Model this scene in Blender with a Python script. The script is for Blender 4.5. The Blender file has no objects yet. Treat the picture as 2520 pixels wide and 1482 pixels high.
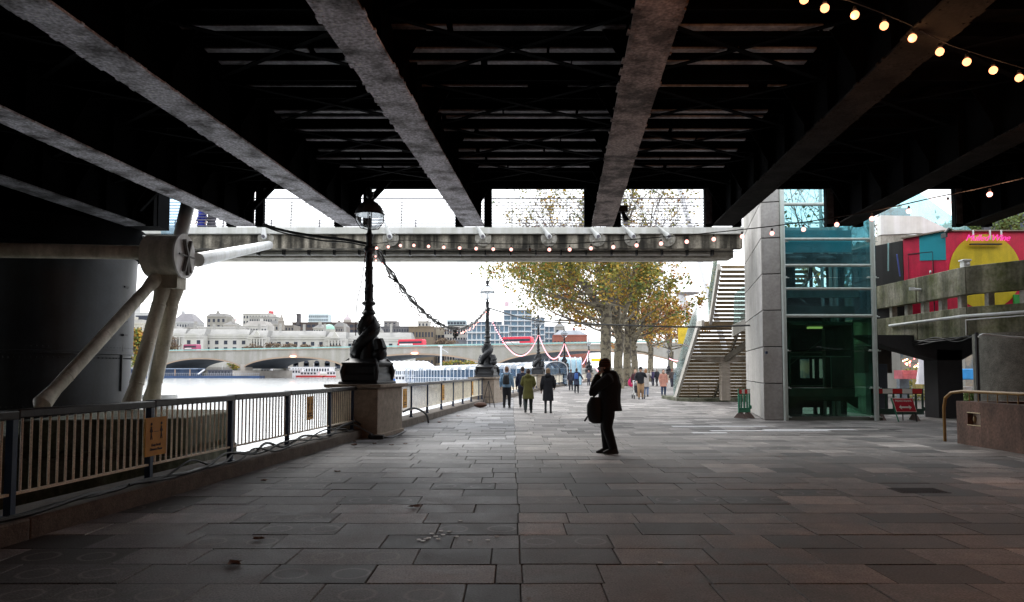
import bpy, bmesh, math, random
from mathutils import Vector, Matrix
rad = math.radians
scene = bpy.context.scene
C = scene.collection
# ------------------------------------------------------------------ camera
F, PX, HZ, PITCH, CAMH = 1750.0, 1260.0, 912.0, rad(3), 1.6
CAM = Vector((0, 0, CAMH))
Y0 = HZ - F*math.tan(PITCH)
cam = bpy.data.objects.new('camera', bpy.data.cameras.new('camera'))
C.objects.link(cam); scene.camera = cam
cam.location = CAM; cam.rotation_euler = (rad(90)+PITCH, 0, 0)
cam.data.sensor_width = 36; cam.data.lens = F/2520*36
cam.data.shift_y = (Y0-741)/2520
cam.data.clip_start = .1; cam.data.clip_end = 6000
# ------------------------------------------------------------------ light
SUN_EL, SUN_AZ = rad(42), rad(-22)      # azimuth measured from +Y towards +X
w = bpy.data.worlds.new('World'); scene.world = w; w.use_nodes = True
nt = w.node_tree; nt.nodes.clear()
o_ = nt.nodes.new('ShaderNodeOutputWorld'); bg = nt.nodes.new('ShaderNodeBackground')
sky = nt.nodes.new('ShaderNodeTexSky'); sky.sky_type = 'NISHITA'; sky.sun_disc = False
sky.sun_elevation = SUN_EL; sky.sun_rotation = SUN_AZ
sky.air_density = 1.6; sky.dust_density = 1.0; sky.ozone_density = 1.0
hs = nt.nodes.new('ShaderNodeHueSaturation'); hs.inputs['Saturation'].default_value = .35
bg.inputs['Strength'].default_value = .13
mxw = nt.nodes.new('ShaderNodeMix'); mxw.data_type = 'RGBA'; mxw.inputs[0].default_value = .8; mxw.inputs[7].default_value = (9.6, 9.9, 10.3, 1)   # bright even cloud layer over the sky
nt.links.new(sky.outputs[0], hs.inputs['Color']); nt.links.new(hs.outputs[0], mxw.inputs[6]); nt.links.new(mxw.outputs[2], bg.inputs[0]); nt.links.new(bg.outputs[0], o_.inputs[0])
sd = bpy.data.lights.new('sun', 'SUN'); sd.energy = 1.1; sd.angle = rad(24); sd.color = (1, .97, .93)
sun = bpy.data.objects.new('sun', sd); C.objects.link(sun)
dirv = Vector((math.sin(SUN_AZ)*math.cos(SUN_EL), math.cos(SUN_AZ)*math.cos(SUN_EL), math.sin(SUN_EL)))
sun.rotation_euler = dirv.to_track_quat('Z', 'Y').to_euler()
vs = scene.view_settings; vs.view_transform = 'Standard'; vs.look = 'None'; vs.gamma = 1; vs.exposure = 1.1
scene.render.engine = 'CYCLES'
scene.cycles.max_bounces = 8; scene.cycles.transparent_max_bounces = 24
scene.render.resolution_x = 1024; scene.render.resolution_y = 602

# ------------------------------------------------------------------ helpers
def at(x, y, Y):
    cx = (x-PX)/F; cz = (Y0-y)/F
    d = Vector((cx, math.cos(PITCH)-cz*math.sin(PITCH), math.sin(PITCH)+cz*math.cos(PITCH)))
    return CAM + d*(Y/d.y)
def gd(x, y, z=0.0):
    cx = (x-PX)/F; cz = (Y0-y)/F
    d = Vector((cx, math.cos(PITCH)-cz*math.sin(PITCH), math.sin(PITCH)+cz*math.cos(PITCH)))
    return CAM + d*((z-CAMH)/d.z)
def zz(y, Y): return at(PX, y, Y).z
def xx(x, Y): return (x-PX)/F*Y
RND = random.Random(11)
MATS = {}
def mat(name, col, rough=.75, metal=0.0, var=.25, scale=2.0, fine=0.0, bump=0.0, streak=0.0, col2=None, spec=.5, thr=.5, soft=.17):
    if name in MATS: return MATS[name]
    m = bpy.data.materials.new(name); m.use_nodes = True; N = m.node_tree.nodes; L = m.node_tree.links
    b = N['Principled BSDF']; b.inputs['Roughness'].default_value = rough; b.inputs['Metallic'].default_value = metal
    b.inputs['Specular IOR Level'].default_value = spec
    tc = N.new('ShaderNodeTexCoord')
    n1 = N.new('ShaderNodeTexNoise'); n1.inputs['Scale'].default_value = scale; n1.inputs['Detail'].default_value = 8; n1.inputs['Roughness'].default_value = .65
    L.new(tc.outputs['Object'], n1.inputs['Vector'])
    r = N.new('ShaderNodeValToRGB'); c = col
    d = col2 if col2 else tuple(x*(1-var) for x in c)
    u = c if col2 else tuple(min(1, x*(1+var)) for x in c)
    r.color_ramp.elements[0].position = thr-soft; r.color_ramp.elements[1].position = thr+soft
    r.color_ramp.elements[0].color = (*d, 1); r.color_ramp.elements[1].color = (*u, 1)
    L.new(n1.outputs[0], r.inputs[0]); out = r.outputs[0]
    if streak:
        mp = N.new('ShaderNodeMapping'); mp.inputs['Scale'].default_value = (1, 1, .06)
        n2 = N.new('ShaderNodeTexNoise'); n2.inputs['Scale'].default_value = scale*2.5; n2.inputs['Detail'].default_value = 6
        L.new(tc.outputs['Object'], mp.inputs[0]); L.new(mp.outputs[0], n2.inputs['Vector'])
        r2 = N.new('ShaderNodeValToRGB'); r2.color_ramp.elements[0].position = .42; r2.color_ramp.elements[1].position = .6
        k = 1-streak; r2.color_ramp.elements[0].color = (k, k, k*.95, 1); r2.color_ramp.elements[1].color = (1, 1, 1, 1)
        mx = N.new('ShaderNodeMix'); mx.data_type = 'RGBA'; mx.blend_type = 'MULTIPLY'; mx.inputs[0].default_value = 1
        L.new(n2.outputs[0], r2.inputs[0]); L.new(out, mx.inputs[6]); L.new(r2.outputs[0], mx.inputs[7]); out = mx.outputs[2]
    if fine:
        n3 = N.new('ShaderNodeTexNoise'); n3.inputs['Scale'].default_value = scale*14; n3.inputs['Detail'].default_value = 4
        L.new(tc.outputs['Object'], n3.inputs['Vector'])
        mr = N.new('ShaderNodeMapRange'); mr.inputs[1].default_value = .3; mr.inputs[2].default_value = .7
        mr.inputs[3].default_value = 1-fine; mr.inputs[4].default_value = 1+fine
        L.new(n3.outputs[0], mr.inputs[0])
        mx = N.new('ShaderNodeMix'); mx.data_type = 'RGBA'; mx.blend_type = 'MULTIPLY'; mx.inputs[0].default_value = 1
        L.new(out, mx.inputs[6]); L.new(mr.outputs[0], mx.inputs[7]); out = mx.outputs[2]
    L.new(out, b.inputs['Base Color'])
    if bump:
        bp = N.new('ShaderNodeBump'); bp.inputs['Strength'].default_value = bump; bp.inputs['Distance'].default_value = .02
        n4 = N.new('ShaderNodeTexNoise'); n4.inputs['Scale'].default_value = scale*6; n4.inputs['Detail'].default_value = 6
        L.new(tc.outputs['Object'], n4.inputs['Vector']); L.new(n4.outputs[0], bp.inputs['Height']); L.new(bp.outputs[0], b.inputs['Normal'])
    MATS[name] = m; return m
def emit(name, col, s):
    if name in MATS: return MATS[name]
    m = bpy.data.materials.new(name); m.use_nodes = True; N = m.node_tree.nodes
    b = N['Principled BSDF']; b.inputs['Base Color'].default_value = (*col, 1)
    b.inputs['Emission Color'].default_value = (*col, 1); b.inputs['Emission Strength'].default_value = s
    MATS[name] = m; return m
def glass(name, tint=(.9, .95, .95), refl=.12, rough=.02, dust=0.0, dcol=(.7, .8, .8)):
    if name in MATS: return MATS[name]
    m = bpy.data.materials.new(name); m.use_nodes = True; N = m.node_tree.nodes; L = m.node_tree.links; N.clear()
    o = N.new('ShaderNodeOutputMaterial'); t = N.new('ShaderNodeBsdfTransparent'); t.inputs[0].default_value = (*tint, 1)
    g = N.new('ShaderNodeBsdfGlossy'); g.inputs['Roughness'].default_value = rough; g.inputs[0].default_value = (1, 1, 1, 1)
    lw = N.new('ShaderNodeLayerWeight'); lw.inputs[0].default_value = .25
    mr = N.new('ShaderNodeMapRange'); mr.inputs[3].default_value = refl*.4; mr.inputs[4].default_value = min(1, refl*5)
    L.new(lw.outputs['Fresnel'], mr.inputs[0])
    mx = N.new('ShaderNodeMixShader'); L.new(mr.outputs[0], mx.inputs[0]); L.new(t.outputs[0], mx.inputs[1]); L.new(g.outputs[0], mx.inputs[2])
    out = mx.outputs[0]
    if dust:
        df = N.new('ShaderNodeBsdfDiffuse'); df.inputs[0].default_value = (*dcol, 1)
        tc = N.new('ShaderNodeTexCoord'); n = N.new('ShaderNodeTexNoise'); n.inputs['Scale'].default_value = 1.3; n.inputs['Detail'].default_value = 7
        L.new(tc.outputs['Object'], n.inputs['Vector'])
        r = N.new('ShaderNodeMapRange'); r.inputs[1].default_value = .35; r.inputs[2].default_value = .75; r.inputs[3].default_value = dust*.3; r.inputs[4].default_value = dust
        L.new(n.outputs[0], r.inputs[0])
        m2 = N.new('ShaderNodeMixShader'); L.new(r.outputs[0], m2.inputs[0]); L.new(out, m2.inputs[1]); L.new(df.outputs[0], m2.inputs[2]); out = m2.outputs[0]
    L.new(out, o.inputs[0]); MATS[name] = m; return m

ORG = {}
def tag(o, label=None, cat=None, group=None, kind=None):
    if label: o['label'] = label
    if cat: o['category'] = cat
    if group: o['group'] = group
    if kind: o['kind'] = kind
    return o
def thing(name, label, cat, loc=(0, 0, 0), rz=0, group=None):
    o = bpy.data.objects.new(name, None); C.objects.link(o); o.location = loc; o.rotation_euler = (0, 0, rz)
    o.empty_display_size = .2
    ORG[o.name] = Vector(loc)
    return tag(o, label, cat, group)
class MB:
    def __init__(s): s.v = []; s.f = []; s.mi = []; s.cur = 0
    def add(s, vs, fs):
        b = len(s.v); s.v += [Vector(p) for p in vs]; s.f += [tuple(b+i for i in f) for f in fs]; s.mi += [s.cur]*len(fs); return s
    def box(s, a, b, M=None):
        x0, y0, z0 = a; x1, y1, z1 = b
        vs = [Vector(p) for p in ((x0,y0,z0),(x1,y0,z0),(x1,y1,z0),(x0,y1,z0),(x0,y0,z1),(x1,y0,z1),(x1,y1,z1),(x0,y1,z1))]
        if M: vs = [M @ p for p in vs]
        return s.add(vs, ((0,3,2,1),(4,5,6,7),(0,1,5,4),(1,2,6,5),(2,3,7,6),(3,0,4,7)))
    def bar(s, p, q, w, h, up=(0,0,1)):      # rectangular bar between two points
        p = Vector(p); q = Vector(q); d = (q-p).normalized(); u = Vector(up)
        if abs(d.dot(u)) > .98: u = Vector((0,1,0))
        r = d.cross(u).normalized()*(w/2); t = r.normalized().cross(d)*(h/2)
        vs = [p-r-t, p+r-t, p+r+t, p-r+t, q-r-t, q+r-t, q+r+t, q-r+t]
        return s.add(vs, ((0,1,2,3),(4,7,6,5),(0,4,5,1),(1,5,6,2),(2,6,7,3),(3,7,4,0)))
    def prism(s, poly, z0, z1):
        n = len(poly)
        vs = [(x,y,z0) for x,y in poly]+[(x,y,z1) for x,y in poly]
        return s.add(vs, [tuple(range(n))[::-1], tuple(range(n,2*n))]+[(i,(i+1)%n,n+(i+1)%n,n+i) for i in range(n)])
    def prismv(s, pts, off):                 # planar polygon extruded by a vector
        n = len(pts); pts = [Vector(p) for p in pts]; off = Vector(off)
        return s.add(pts+[p+off for p in pts], [tuple(range(n))[::-1], tuple(range(n,2*n))]+[(i,(i+1)%n,n+(i+1)%n,n+i) for i in range(n)])
    def tube(s, pts, r, n=8, cap=True, flat=1.0):
        pts = [Vector(p) for p in pts]; k = len(pts); rs = r if isinstance(r, (list,tuple)) else [r]*k
        vs = []; ref = None
        for i, p in enumerate(pts):
            d = (pts[min(i+1,k-1)]-pts[max(i-1,0)])
            d = d.normalized() if d.length > 1e-9 else Vector((0,0,1))
            if ref is None: ref = Vector((0,0,1)) if abs(d.z) < .9 else Vector((1,0,0))
            a = d.cross(ref).normalized(); b = a.cross(d).normalized(); ref = b
            for j in range(n):
                t = 2*math.pi*j/n; vs.append(p+a*math.cos(t)*rs[i]+b*math.sin(t)*rs[i]*flat)
        fs = [(i*n+j, i*n+(j+1)%n, (i+1)*n+(j+1)%n, (i+1)*n+j) for i in range(k-1) for j in range(n)]
        if cap: fs += [tuple(range(n))[::-1], tuple(range((k-1)*n, k*n))]
        return s.add(vs, fs)
    def loft(s, rings, n=14, cap=True):      # rings: (x,y,z,rx,ry[,rot])
        vs = []; k = len(rings)
        for g in rings:
            x,y,z,rx,ry = g[:5]; ro = g[5] if len(g) > 5 else 0
            for j in range(n):
                t = 2*math.pi*j/n; a, b = math.cos(t)*rx, math.sin(t)*ry
                vs.append((x+a*math.cos(ro)-b*math.sin(ro), y+a*math.sin(ro)+b*math.cos(ro), z))
        fs = [(i*n+j, i*n+(j+1)%n, (i+1)*n+(j+1)%n, (i+1)*n+j) for i in range(k-1) for j in range(n)]
        if cap: fs += [tuple(range(n))[::-1], tuple(range((k-1)*n, k*n))]
        return s.add(vs, fs)
    def lathe(s, prof, c=(0,0,0), n=20, sq=False):
        if sq:
            rings = [(c[0],c[1],c[2]+z,r*1.4142,r*1.4142,math.pi/4) for r,z in prof]; return s.loft(rings, 4)
        return s.loft([(c[0],c[1],c[2]+z,r,r) for r,z in prof], n)
    def ball(s, c, r, n=10, m=7, sc=(1,1,1)):
        vs = []; fs = []
        for i in range(1, m):
            ph = math.pi*i/m
            for j in range(n):
                t = 2*math.pi*j/n; vs.append((c[0]+r*sc[0]*math.sin(ph)*math.cos(t), c[1]+r*sc[1]*math.sin(ph)*math.sin(t), c[2]+r*sc[2]*math.cos(ph)))
        vs += [(c[0],c[1],c[2]+r*sc[2]), (c[0],c[1],c[2]-r*sc[2])]; T = len(vs)-2
        for i in range(m-2):
            for j in range(n): fs.append((i*n+j, (i+1)*n+j, (i+1)*n+(j+1)%n, i*n+(j+1)%n))
        for j in range(n): fs.append((T, j, (j+1)%n)); fs.append((T+1, (m-2)*n+(j+1)%n, (m-2)*n+j))
        return s.add(vs, fs)
    def build(s, name, m, parent=None, bevel=0, flat=False, origin=None):
        me = bpy.data.meshes.new(name); 
        if parent: org = ORG[parent.name]
        elif origin is not None: org = Vector(origin)
        elif s.v:
            xs = [p.x for p in s.v]; ys = [p.y for p in s.v]; zs = [p.z for p in s.v]
            org = Vector(((min(xs)+max(xs))/2, (min(ys)+max(ys))/2, min(zs)))
        else: org = Vector((0,0,0))
        me.from_pydata([tuple(p-org) for p in s.v], [], s.f)
        ms = m if isinstance(m, (list,tuple)) else [m]
        for q in ms: me.materials.append(q)
        if len(ms) > 1:
            for p, i in zip(me.polygons, s.mi): p.material_index = i
        bm = bmesh.new(); bm.from_mesh(me); bmesh.ops.recalc_face_normals(bm, faces=bm.faces); bm.to_mesh(me); bm.free()
        if not flat:
            me.polygons.foreach_set('use_smooth', [True]*len(me.polygons)); me.set_sharp_from_angle(angle=.65)
        o = bpy.data.objects.new(name, me); C.objects.link(o)
        if parent: o.parent = parent; ORG[o.name] = org
        else: o.location = org; ORG[o.name] = org
        if bevel:
            b = o.modifiers.new('bevel', 'BEVEL'); b.width = bevel; b.segments = 2; b.limit_method = 'ANGLE'
        return o
def copy_tree(o, parent=None):
    c = o.copy(); C.objects.link(c); c.parent = parent
    for ch in o.children: copy_tree(ch, c)
    return c
def text_mesh(s, size, M, depth=.004, shear=0, space=1.0, offset=0.0):   # lettering as real raised mesh; returns MB
    cu = bpy.data.curves.new('t', 'FONT'); cu.body = s; cu.size = size; cu.extrude = depth; cu.align_x = 'CENTER'; cu.align_y = 'CENTER'
    cu.shear = shear; cu.space_character = space; cu.offset = offset; cu.resolution_u = 3
    o = bpy.data.objects.new('t', cu); C.objects.link(o); bpy.context.view_layer.update()
    dg = bpy.context.evaluated_depsgraph_get(); me = bpy.data.meshes.new_from_object(o.evaluated_get(dg))
    mb = MB(); mb.add([M @ v.co for v in me.vertices], [tuple(p.vertices) for p in me.polygons])
    bpy.data.objects.remove(o); bpy.data.meshes.remove(me); return mb
def plane_matrix(c, right, up):              # local x -> right, y -> up
    r = Vector(right).normalized(); u = Vector(up).normalized(); n = r.cross(u)
    M = Matrix.Identity(4)
    for i in range(3): M[i][0] = r[i]; M[i][1] = u[i]; M[i][2] = n[i]; M[i][3] = c[i]
    return M
def sag(a, b, s, n=24):
    a = Vector(a); b = Vector(b)
    return [a.lerp(b, i/n) - Vector((0,0,4*s*(i/n)*(1-i/n))) for i in range(n+1)]

# ------------------------------------------------------------------ common materials
M_black = mat('black_iron', (.012,.013,.016), .5, var=.4, scale=6, bump=.2)
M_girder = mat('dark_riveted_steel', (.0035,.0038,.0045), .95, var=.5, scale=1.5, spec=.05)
M_flange = mat('worn_grey_paint', (.78,.77,.84), .8, col2=(.12,.11,.115), scale=1.6, fine=.5, bump=.4, thr=.45, soft=.09)
M_flange2 = mat('worn_brown_grey_paint', (.42,.35,.33), .8, col2=(.09,.072,.065), scale=1.7, fine=.5, bump=.4, thr=.48, soft=.08)
M_strip = mat('pale_cross_member', (.55,.55,.58), .8, col2=(.12,.12,.13), scale=1.2, fine=.3)
M_white = mat('off_white_paint', (.62,.62,.60), .55, var=.12, scale=1.5, streak=.15)
M_cream = mat('cream_paint', (.85,.77,.63), .6, var=.2, scale=5, fine=.2)
M_conc = mat('weathered_concrete', (.36,.34,.30), .9, var=.3, scale=1.2, fine=.2, streak=.35, bump=.25)
M_conc_l = mat('pale_panel_concrete', (.40,.385,.375), .85, var=.16, scale=.9, fine=.12, streak=.12, bump=.15)
M_stain = mat('streaked_concrete', (.42,.38,.31), .9, col2=(.13,.115,.09), scale=1.2, fine=.25, streak=.88, bump=.3, soft=.09)
M_stone = mat('granite', (.30,.245,.195), .85, var=.25, scale=7, fine=.35, bump=.3)
M_moss = mat('mossy_concrete', (.20,.19,.15), .95, col2=(.06,.08,.03), scale=1.1, fine=.3, streak=.5, bump=.3)
M_cable = mat('black_cable_rubber', (.012,.012,.012), .5)
M_bluepost = mat('dark_blue_paint', (.015,.035,.085), .45, var=.2, scale=5)
# ------------------------------------------------------------------ ground, river, paving
WALL = [(-7.2,-22), (-5.55,-4), (-4.58,6.85), (-3.50,17.4), (-3.05,19.6), (-1.4,34.4), (-.75,37), (2.3,58), (5.9,77), (11.5,104), (22,142), (36,180), (60,232)]
def wall_x(Y):
    for (x0,y0),(x1,y1) in zip(WALL, WALL[1:]):
        if y0 <= Y <= y1: return x0+(x1-x0)*(Y-y0)/(y1-y0)
    return WALL[-1][0]
M_water = mat('river_water', (.52,.545,.56), .14, metal=.45, var=.1, scale=.05, spec=1.0)
_b = M_water.node_tree.nodes['Principled BSDF']; _b.inputs['IOR'].default_value = 1.6
_n = M_water.node_tree.nodes; _l = M_water.node_tree.links
tc = _n.new('ShaderNodeTexCoord'); n5 = _n.new('ShaderNodeTexNoise'); n5.inputs['Scale'].default_value = .9; n5.inputs['Detail'].default_value = 5
bp = _n.new('ShaderNodeBump'); bp.inputs['Strength'].default_value = .35; bp.inputs['Distance'].default_value = .15
mp = _n.new('ShaderNodeMapping'); mp.inputs['Scale'].default_value = (.6, 1.6, 1)
_l.new(tc.outputs['Object'], mp.inputs[0]); _l.new(mp.outputs[0], n5.inputs['Vector']); _l.new(n5.outputs[0], bp.inputs['Height']); _l.new(bp.outputs[0], _b.inputs['Normal'])
mb = MB(); mb.add([(-1500,-300,-1.5),(900,-300,-1.5),(900,900,-1.5),(-1500,900,-1.5)], [(0,1,2,3)])
tag(mb.build('river', M_water, origin=(0,0,-1.5)), kind='structure')
M_ground = mat('far_paving', (.25,.245,.24), .9, var=.15, scale=.4, fine=.1)
mb = MB(); poly = [(x-.3, y) for x, y in WALL] + [(900,420),(900,-60),(-7,-60)]
mb.prism(poly, -3.0, -.03)
tag(mb.build('ground', M_ground, origin=(0,0,-.03), flat=True), kind='structure')
# slabs: one mesh, each slab a real raised stone with its own tone
def paving_material():
    m = bpy.data.materials.new('york_stone_slabs'); m.use_nodes = True; N = m.node_tree.nodes; L = m.node_tree.links
    b = N['Principled BSDF']; b.inputs['Roughness'].default_value = .62
    at_ = N.new('ShaderNodeAttribute'); at_.attribute_name = 'tone'
    uv = N.new('ShaderNodeAttribute'); uv.attribute_name = 'slab'
    tc = N.new('ShaderNodeTexCoord')
    n1 = N.new('ShaderNodeTexNoise'); n1.inputs['Scale'].default_value = 2.2; n1.inputs['Detail'].default_value = 9; n1.inputs['Roughness'].default_value = .7
    L.new(tc.outputs['Object'], n1.inputs['Vector'])
    n2 = N.new('ShaderNodeTexNoise'); n2.inputs['Scale'].default_value = 60; n2.inputs['Detail'].default_value = 3
    L.new(tc.outputs['Object'], n2.inputs['Vector'])
    def mul(a, k, lo, hi):
        mr = N.new('ShaderNodeMapRange'); mr.inputs[1].default_value = .3; mr.inputs[2].default_value = .7; mr.inputs[3].default_value = lo; mr.inputs[4].default_value = hi
        L.new(k, mr.inputs[0]); mx = N.new('ShaderNodeMix'); mx.data_type = 'RGBA'; mx.blend_type = 'MULTIPLY'; mx.inputs[0].default_value = 1
        L.new(a, mx.inputs[6]); L.new(mr.outputs[0], mx.inputs[7]); return mx.outputs[2]
    c = mul(at_.outputs['Color'], n1.outputs[0], .5, 1.5); c = mul(c, n2.outputs[0], .5, 1.5)
    n6 = N.new('ShaderNodeTexNoise'); n6.inputs['Scale'].default_value = .45; n6.inputs['Detail'].default_value = 5; L.new(tc.outputs['Object'], n6.inputs['Vector']); c = mul(c, n6.outputs[0], .62, 1.3)
    vo = N.new('ShaderNodeTexVoronoi'); vo.inputs['Scale'].default_value = 5.5; L.new(tc.outputs['Object'], vo.inputs['Vector'])
    gum = N.new('ShaderNodeMapRange'); gum.inputs[1].default_value = .07; gum.inputs[2].default_value = .11; gum.inputs[3].default_value = .45; gum.inputs[4].default_value = 1; L.new(vo.outputs['Distance'], gum.inputs[0])
    mg = N.new('ShaderNodeMix'); mg.data_type = 'RGBA'; mg.blend_type = 'MULTIPLY'; mg.inputs[0].default_value = .6; L.new(c, mg.inputs[6]); L.new(gum.outputs[0], mg.inputs[7]); c = mg.outputs[2]
    # worn ring marks left in the older slabs: distance to the nearest of two ring centres per slab
    sx = N.new('ShaderNodeSeparateXYZ'); L.new(uv.outputs['Vector'], sx.inputs[0])
    def M(op, a, b_=None, v=None):
        q = N.new('ShaderNodeMath'); q.operation = op
        L.new(a, q.inputs[0])
        if b_ is not None: L.new(b_, q.inputs[1])
        if v is not None: q.inputs[1].default_value = v
        return q.outputs[0]
    fx = M('SUBTRACT', M('ABSOLUTE', sx.outputs['X']), v=.24)
    dist = M('SQRT', M('ADD', M('MULTIPLY', fx, fx), M('MULTIPLY', sx.outputs['Y'], sx.outputs['Y'])))
    wob = M('MULTIPLY', n1.outputs[0], v=.09); ds = M('ABSOLUTE', M('SUBTRACT', M('ADD', dist, wob), v=.18))
    ring = N.new('ShaderNodeMapRange'); ring.inputs[1].default_value = .0; ring.inputs[2].default_value = .022; ring.inputs[3].default_value = .6; ring.inputs[4].default_value = 0
    L.new(ds, ring.inputs[0])
    rm = M('MULTIPLY', M('MULTIPLY', ring.outputs[0], at_.outputs['Alpha']), n2.outputs[0])
    mx = N.new('ShaderNodeMix'); mx.data_type = 'RGBA'; L.new(rm, mx.inputs[0]); L.new(c, mx.inputs[6]); mx.inputs[7].default_value = (.55,.52,.50,1)
    L.new(mx.outputs[2], b.inputs['Base Color'])
    rr = N.new('ShaderNodeMapRange'); rr.inputs[3].default_value = .38; rr.inputs[4].default_value = .8; L.new(n1.outputs[0], rr.inputs[0]); L.new(rr.outputs[0], b.inputs['Roughness'])
    bp = N.new('ShaderNodeBump'); bp.inputs['Strength'].default_value = .35; bp.inputs['Distance'].default_value = .006
    L.new(n2.outputs[0], bp.inputs['Height']); L.new(bp.outputs[0], b.inputs['Normal'])
    return m
def paving():
    R = random.Random(5); V = []; Fc = []; tone = []; suv = []
    y = 1.2; row = 0
    while y < 92:
        dy = .53 if y < 40 else .8
        xmin = wall_x(y)-.1; xmax = 15 if y < 26 else (13 + (y-26)*.35)
        jt = .07+R.uniform(-.03,.03); zones = [(xmin, jt, .98, False), (jt, xmax, .90, True)]
        for za, zb, sl, right in zones:
            x = za if right else za - R.random()*.6
            if right: x = za; first = R.uniform(.35,1)
            while x < zb-.02:
                L_ = sl*R.choice((1,1,.9,.66,1.08,.82)) if not (right and x == za) else sl*first
                if y > 40: L_ *= 1.5
                x1 = min(x+L_, zb)
                if zb-x1 < .18: x1 = zb
                xa = max(x, za)
                g = R.choice((.002,.003,.003,.006))
                if x1-xa > .05:
                    dz = R.uniform(-.003,.003); t1 = R.uniform(-.002,.002); t2 = R.uniform(-.002,.002)
                    a, b_, c0, c1 = xa+g, x1-g, y+g, y+dy-g
                    k = len(V); e = .006
                    V += [(a,c0,-.03),(b_,c0,-.03),(b_,c1,-.03),(a,c1,-.03),(a+.001,c0+.001,-e+dz),(b_-.001,c0+.001,-e+dz),(b_-.001,c1-.001,-e+dz),(a+.001,c1-.001,-e+dz),
                          (a+e,c0+e,dz+t1),(b_-e,c0+e,dz+t2),(b_-e,c1-e,dz-t1),(a+e,c1-e,dz-t2)]
                    q = [(8,9,10,11),(4,5,9,8),(5,6,10,9),(6,7,11,10),(7,4,8,11),(0,1,5,4),(1,2,6,5),(2,3,7,6),(3,0,4,7)]
                    Fc += [tuple(k+i for i in f) for f in q]
                    r = R.random(); base = .185*R.uniform(.68,1.22)
                    if r < .2: base *= .45
                    elif r > .86: base *= 1.65
                    warm = .08 if right else .0  # amber bulb light put into the colour of the right-hand slabs
                    h = R.uniform(-.02,.02)
                    col = (base*(.975+warm+h), base*(.975+h*.3), base*(1.03-warm*1.2-h*.4))
                    al = (R.random() < .55) if not right else (R.random() < .12)
                    tone += [(*col, 1.0 if al and (b_-a) > .7 else 0.0)]*len(q)
                    cx, cy = (a+b_)/2, (c0+c1)/2
                    suv.append((cx, cy, k))
                x = x1
        y += dy; row += 1
    me = bpy.data.meshes.new('pavement'); me.from_pydata(V, [], Fc)
    at_ = me.attributes.new('tone', 'FLOAT_COLOR', 'FACE'); at_.data.foreach_set('color', [c for t in tone for c in t])
    sv = me.attributes.new('slab', 'FLOAT_VECTOR', 'POINT'); buf = [0.0]*(3*len(V))
    for cx, cy, k in suv:
        for i in range(k, k+12): buf[3*i] = V[i][0]-cx; buf[3*i+1] = V[i][1]-cy
    sv.data.foreach_set('vector', buf)
    me.materials.append(paving_material()); o = bpy.data.objects.new('pavement', me); C.objects.link(o); tag(o, kind='structure')
paving()
mb = MB(); mb.add([(-6,.2,-.014),(19,.2,-.014),(45,93,-.014),(3,93,-.014)], [(0,1,2,3)])
mb = MB(); pl = [(wall_x(y)-.1, y) for y in (0,10,20,30,40,60,80,92)] + [(40,92),(15.2,0)]
mb.add([(x,y,-.016) for x,y in pl], [tuple(range(len(pl)))])
tag(mb.build('paving_joints', mat('dark_joint_grit', (.07,.062,.055), .95), origin=(0,0,-.016)), kind='structure')
# bright worn patches / puddle-white slabs across the promenade by the lift
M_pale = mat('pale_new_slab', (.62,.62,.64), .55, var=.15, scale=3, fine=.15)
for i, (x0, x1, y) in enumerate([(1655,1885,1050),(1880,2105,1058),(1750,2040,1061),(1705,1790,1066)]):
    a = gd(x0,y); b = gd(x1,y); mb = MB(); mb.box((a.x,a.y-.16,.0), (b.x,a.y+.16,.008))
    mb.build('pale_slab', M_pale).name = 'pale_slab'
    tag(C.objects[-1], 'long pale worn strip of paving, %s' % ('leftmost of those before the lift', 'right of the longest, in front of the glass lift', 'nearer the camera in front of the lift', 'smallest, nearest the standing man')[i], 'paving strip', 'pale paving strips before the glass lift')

# ------------------------------------------------------------------ river wall, pedestals, railings
mb = MB()
W2 = [p for p in WALL if p[1] <= 150]
for (x0,y0),(x1,y1) in zip(W2, W2[1:]):
    d = Vector((x1-x0,y1-y0,0)).normalized(); n = Vector((-d.y,d.x,0))
    a = Vector((x0,y0,0)); b = Vector((x1,y1,0))+d*.0
    mb.add([a+Vector((0,0,-3)), b+Vector((0,0,-3)), b+n*.62+Vector((0,0,-3)), a+n*.62+Vector((0,0,-3)), a+Vector((0,0,.2)), b+Vector((0,0,.2)), b+n*.62+Vector((0,0,.2)), a+n*.62+Vector((0,0,.2))],
           ((0,3,2,1),(4,5,6,7),(0,1,5,4),(1,2,6,5),(2,3,7,6),(3,0,4,7)))
o = mb.build('river_wall', mat('dark_upstand_granite', (.13,.108,.09), .9, var=.3, scale=5, fine=.35, bump=.4), bevel=.02); tag(o, 'low stone upstand of the embankment carrying the railings along the river', 'wall')  # darker granite tone than the pedestals
M_hand = mat('dark_handrail_paint', (.02,.018,.018), .35, var=.3, scale=8, bump=.1)
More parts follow.
